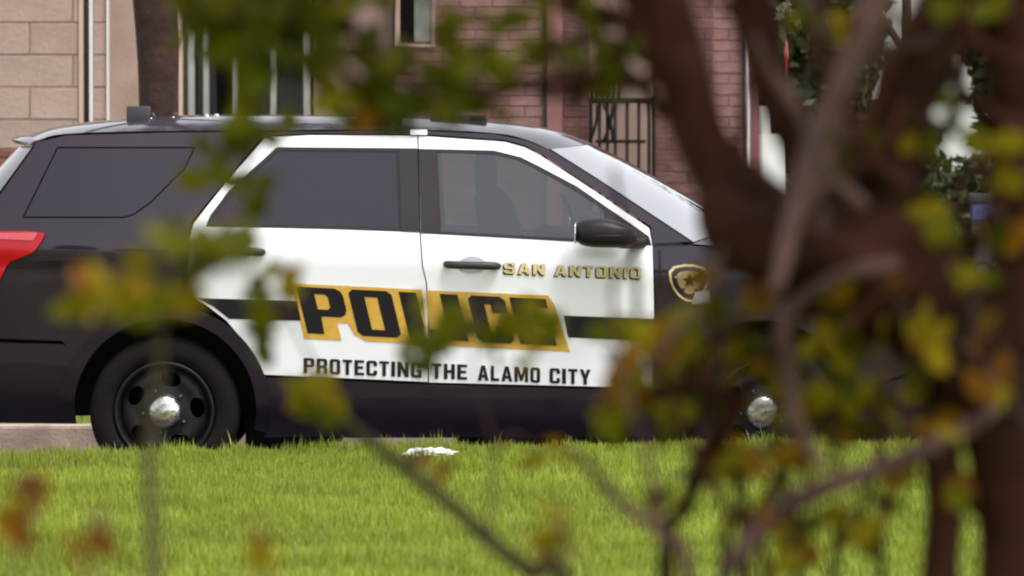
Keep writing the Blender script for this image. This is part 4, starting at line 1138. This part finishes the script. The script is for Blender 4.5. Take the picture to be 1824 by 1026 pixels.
CL = [  # px, py, w, h, n, colours, depth offset
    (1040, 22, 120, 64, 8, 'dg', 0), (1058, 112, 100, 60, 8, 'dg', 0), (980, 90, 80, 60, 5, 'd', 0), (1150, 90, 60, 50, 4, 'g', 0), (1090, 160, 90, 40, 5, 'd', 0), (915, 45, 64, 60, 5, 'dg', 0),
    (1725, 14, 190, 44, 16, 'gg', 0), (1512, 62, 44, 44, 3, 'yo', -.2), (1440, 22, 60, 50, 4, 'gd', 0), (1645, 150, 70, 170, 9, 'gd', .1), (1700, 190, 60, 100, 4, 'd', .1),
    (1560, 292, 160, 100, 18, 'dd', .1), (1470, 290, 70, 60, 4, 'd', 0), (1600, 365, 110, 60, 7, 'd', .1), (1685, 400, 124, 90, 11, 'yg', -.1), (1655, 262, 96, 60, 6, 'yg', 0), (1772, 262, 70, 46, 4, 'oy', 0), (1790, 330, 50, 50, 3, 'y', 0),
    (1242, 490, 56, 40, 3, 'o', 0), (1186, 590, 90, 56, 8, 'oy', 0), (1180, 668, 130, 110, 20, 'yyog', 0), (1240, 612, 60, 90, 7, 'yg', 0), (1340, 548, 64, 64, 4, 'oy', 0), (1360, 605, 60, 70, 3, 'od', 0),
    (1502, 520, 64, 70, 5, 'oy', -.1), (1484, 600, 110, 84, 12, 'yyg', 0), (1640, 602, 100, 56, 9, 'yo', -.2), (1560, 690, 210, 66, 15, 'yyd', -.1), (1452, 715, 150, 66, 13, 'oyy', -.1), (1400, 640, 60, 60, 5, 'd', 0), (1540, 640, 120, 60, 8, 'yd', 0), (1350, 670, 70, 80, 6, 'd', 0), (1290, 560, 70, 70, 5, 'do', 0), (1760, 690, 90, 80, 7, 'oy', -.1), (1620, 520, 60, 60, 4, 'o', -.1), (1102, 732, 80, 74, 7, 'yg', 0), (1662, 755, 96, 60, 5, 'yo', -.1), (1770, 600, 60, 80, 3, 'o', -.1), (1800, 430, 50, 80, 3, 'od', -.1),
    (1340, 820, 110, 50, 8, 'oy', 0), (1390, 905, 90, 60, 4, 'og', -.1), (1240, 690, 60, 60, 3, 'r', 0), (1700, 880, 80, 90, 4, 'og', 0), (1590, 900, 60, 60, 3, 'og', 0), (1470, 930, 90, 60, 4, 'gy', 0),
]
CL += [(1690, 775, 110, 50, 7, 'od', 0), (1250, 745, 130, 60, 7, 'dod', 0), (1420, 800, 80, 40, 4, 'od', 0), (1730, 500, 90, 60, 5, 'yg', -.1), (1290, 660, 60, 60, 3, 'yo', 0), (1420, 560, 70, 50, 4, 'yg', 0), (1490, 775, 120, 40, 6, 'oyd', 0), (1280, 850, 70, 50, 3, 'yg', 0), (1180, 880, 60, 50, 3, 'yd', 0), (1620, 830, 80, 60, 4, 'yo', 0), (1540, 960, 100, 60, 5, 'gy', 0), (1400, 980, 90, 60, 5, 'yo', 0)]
dS = D0 - .1
bS = F(1420, 513, dS); bS.z = LAWN_Z
shr = Plant(thing('shrub', bS, 'twiggy yellow and orange leaved shrub before the front wheel', 'shrub'))
for pts, w_ in (([bS, F(1420, 1060, dS), F(1410, 900, dS), F(1380, 780, dS), F(1400, 690, dS)], 20), ([bS + Vector((.03, 0, 0)), F(1480, 1060, dS), F(1540, 900, dS), F(1570, 780, dS), F(1580, 690, dS)], 18), ([bS - Vector((.03, 0, 0)), F(1370, 1060, dS), F(1290, 900, dS), F(1220, 780, dS), F(1180, 670, dS), F(1110, 640, dS)], 20)):
    shr.limb('stem', pts, [w_ * W * q for q in (1.2, 1.1, 1, .9, .5, .4)[:len(pts)]], 'bark', n=20, wob=.05)
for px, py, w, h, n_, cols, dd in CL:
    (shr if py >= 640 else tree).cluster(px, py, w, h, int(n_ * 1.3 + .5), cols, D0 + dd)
# unseen upper crown above the frame, dense and shifted sunward to shade the trunks
M['leaf_crown'] = island_mat('leaf_crown', LEAFCOL['d'] + LEAFCOL['g'], 0.6, 0.35, spec=0.12)
tx_, ty_ = F(1500, 0, D0).x, F(1500, 0, D0).y
leafmass('leaf', [(tx_ + .2, ty_ - .9, 3.0, 1.0, 1.0, .60), (tx_ - .6, ty_ - .8, 2.9, .8, .9, .5), (tx_ + .8, ty_ - 1.0, 3.1, .8, .9, .55), (tx_ + .1, ty_ - .1, 2.75, 1.1, .5, .45)], 6500, .040, M['leaf_crown'], tree.root, 21)

# ---- leafy boughs reaching in from a tree beside the view
d0 = 7.4
b0 = F(-420, 513, d0); b0.z = LAWN_Z; W0 = d0 / FPX / 2
lt = Plant(thing('crape_myrtle_tree', b0, 'leafy green boughs hanging over the roof of the parked police car', 'tree'))
lt.limb('trunk', [b0, b0 + Vector((.02, 0, .9)), F(-400, 300, d0), F(-340, -120, d0), F(-260, -500, d0)], [.085, .07, 120 * W0, 100 * W0, 40 * W0], n=26, seg=12)
lt.limb('branch', [F(-340, -120, d0), F(-100, -190, d0), F(150, -150, d0), F(330, -50, d0), F(420, 40, d0), F(445, 140, d0), F(450, 260, d0), F(430, 350, d0)], [60 * W0, 44 * W0, 34 * W0, 24 * W0, 16 * W0, 12 * W0, 9 * W0, 5 * W0], n=34)
lt.limb('branch', [F(150, -150, d0), F(380, -120, d0), F(560, -30, d0), F(640, 70, d0), F(720, 140, d0), F(830, 150, d0), F(900, 170, d0)], [34 * W0, 28 * W0, 24 * W0, 20 * W0, 16 * W0, 12 * W0, 6 * W0], n=34)
lt.limb('branch', [F(560, -30, d0), F(700, -30, d0), F(800, 20, d0), F(900, 40, d0)], [20 * W0, 16 * W0, 12 * W0, 6 * W0], n=18)
for a in ((345, 25, 90, 84, 18, 'gd', 0), (385, 16, 190, 90, 36, 'gd', 0), (520, 34, 190, 120, 48, 'ddg', 0), (460, 78, 180, 70, 24, 'dg', 0), (630, 12, 120, 60, 10, 'dg', 0), (560, 100, 90, 60, 8, 'd', 0), (446, 150, 66, 150, 16, 'gg', 0), (452, 232, 96, 64, 9, 'g', 0),
          (388, 285, 96, 70, 8, 'dg', .1), (440, 350, 92, 100, 9, 'gd', 0), (600, 175, 72, 90, 10, 'gy', 0), (690, 98, 130, 64, 19, 'dg', 0), (800, 48, 80, 70, 10, 'gd', 0), (822, 128, 150, 70, 18, 'gd', 0), (740, 170, 170, 70, 20, 'dd', 0),
          (650, 190, 70, 50, 4, 'do', 0), (715, 212, 150, 44, 8, 'dd', 0), (790, 200, 90, 60, 7, 'gd', 0), (560, 120, 90, 50, 6, 'd', 0), (870, 180, 70, 40, 4, 'do', 0)):
    lt.cluster(*a[:6], d0 + a[6])
# ---- slender sapling over the rear wheel
d1 = 6.3
b1 = F(272, 513, d1); b1.z = LAWN_Z; W1 = d1 / FPX / 2
sap = Plant(thing('sapling', b1, 'slender upright sapling with green leaves in front of the rear wheel', 'sapling'))
sap.limb('stem', [b1, F(275, 1040, d1), F(266, 900, d1), F(268, 790, d1), F(284, 660, d1), F(290, 560, d1), F(330, 470, d1), F(400, 400, d1), F(450, 330, d1)], [30 * W1, 24 * W1, 23 * W1, 22 * W1, 16 * W1, 12 * W1, 9 * W1, 8 * W1, 5 * W1], 'bark_olive', n=40, wob=.03)
for a in ((183, 522, 100, 64, 14, 'yyyo'), (268, 546, 160, 84, 26, 'ggy'), (312, 425, 80, 54, 8, 'g'), (362, 440, 64, 84, 8, 'gd'), (352, 480, 50, 40, 4, 'd'), (410, 430, 60, 50, 4, 'd')):
    sap.cluster(a[0], a[1], a[2], a[3], a[4], a[5], d1)
# ---- leaning sapling before the doors
d2 = 7.7
b2 = F(1080, 513, d2); b2.z = LAWN_Z; W2 = d2 / FPX / 2
lean = Plant(thing('sapling', b2, 'leaning sapling crossing the lawn in front of the lettered doors', 'sapling'))
lean.limb('stem', [b2, F(1010, 1090, d2), F(945, 1020, d2), F(870, 960, d2), F(780, 880, d2), F(700, 818, d2), F(628, 760, d2), F(560, 712, d2)], [34 * W2, 32 * W2, 30 * W2, 28 * W2, 26 * W2, 24 * W2, 18 * W2, 7 * W2], 'bark_olive', n=36, wob=.03)
lean.limb('branch', [F(628, 760, d2), F(560, 650, d2), F(515, 560, d2), F(500, 490, d2)], [10 * W2, 7 * W2, 5 * W2, 3 * W2], 'twig', n=14)
lean.limb('branch', [F(870, 960, d2), F(880, 800, d2), F(850, 690, d2), F(840, 600, d2)], [10 * W2, 7 * W2, 5 * W2, 3 * W2], 'twig', n=14)
for a in ((565, 716, 140, 66, 17, 'yyg'), (490, 562, 66, 110, 10, 'gd'), (512, 500, 56, 56, 5, 'y'), (826, 588, 160, 74, 28, 'ggy'), (935, 592, 110, 76, 20, 'gyg'), (775, 612, 60, 40, 5, 'g'), (742, 655, 40, 44, 2, 'd'), (742, 828, 90, 22, 3, 'o'), (968, 806, 100, 40, 5, 'oy')):
    lean.cluster(*a, d2)
# ---- branching shoots right of it
d3 = 7.1
b3 = F(1230, 513, d3); b3.z = LAWN_Z; W3 = d3 / FPX / 2
sh_ = Plant(thing('sapling', b3, 'bent grey sapling with yellow leaves reaching over the white front door', 'sapling'))
sh_.limb('stem', [b3, F(1230, 1100, d3), F(1185, 960, d3), F(1110, 900, d3), F(1040, 820, d3), F(1010, 790, d3)], [30 * W3, 26 * W3, 24 * W3, 22 * W3, 18 * W3, 8 * W3], 'bark_pale', n=26, wob=.03)
sh_.limb('branch', [F(1185, 960, d3), F(1150, 800, d3), F(1110, 680, d3), F(1090, 560, d3), F(1100, 480, d3)], [14 * W3, 12 * W3, 10 * W3, 8 * W3, 4 * W3], 'bark_pale', n=20, wob=.03)
for a in ((1096, 590, 120, 52, 7, 'yg'), (1090, 664, 40, 40, 2, 'o')):
    sh_.cluster(*a, d3)
# ---- low reddish shoots nearest the camera
d4 = 6.2
for (bx, lab, cl) in ((20, 'low shoot with red and orange leaves at the lawn corner', ((62, 880, 84, 60, 5, 'ro'), (18, 930, 50, 70, 4, 'o'), (40, 945, 40, 40, 2, 'r'))),
                      (170, 'short shoot with red tipped orange leaves beside the sapling stem', ((140, 985, 80, 50, 4, 'og'), (186, 965, 40, 30, 3, 'r'))),
                      (470, 'short shoot with dull orange leaves in the lawn', ((468, 985, 84, 70, 5, 'oy'),)),
                      (1010, 'short shoot with orange brown leaves by the leaning sapling', ((1015, 960, 90, 60, 5, 'oyd'), (960, 985, 60, 30, 2, 'o')))):
    b = F(bx, 513, d4); b.z = LAWN_Z; w4 = d4 / FPX / 2
    s = Plant(thing('leafy_shoot', b, lab, 'shoot'))
    s.limb('stem', [b, F(bx + 6, 1200, d4), F(bx + 3, 1040, d4), F(cl[0][0], cl[0][1], d4)], [16 * w4, 13 * w4, 10 * w4, 4 * w4], 'twig', n=14, seg=7)
    for a in cl: s.cluster(*a, d4, size=.046)
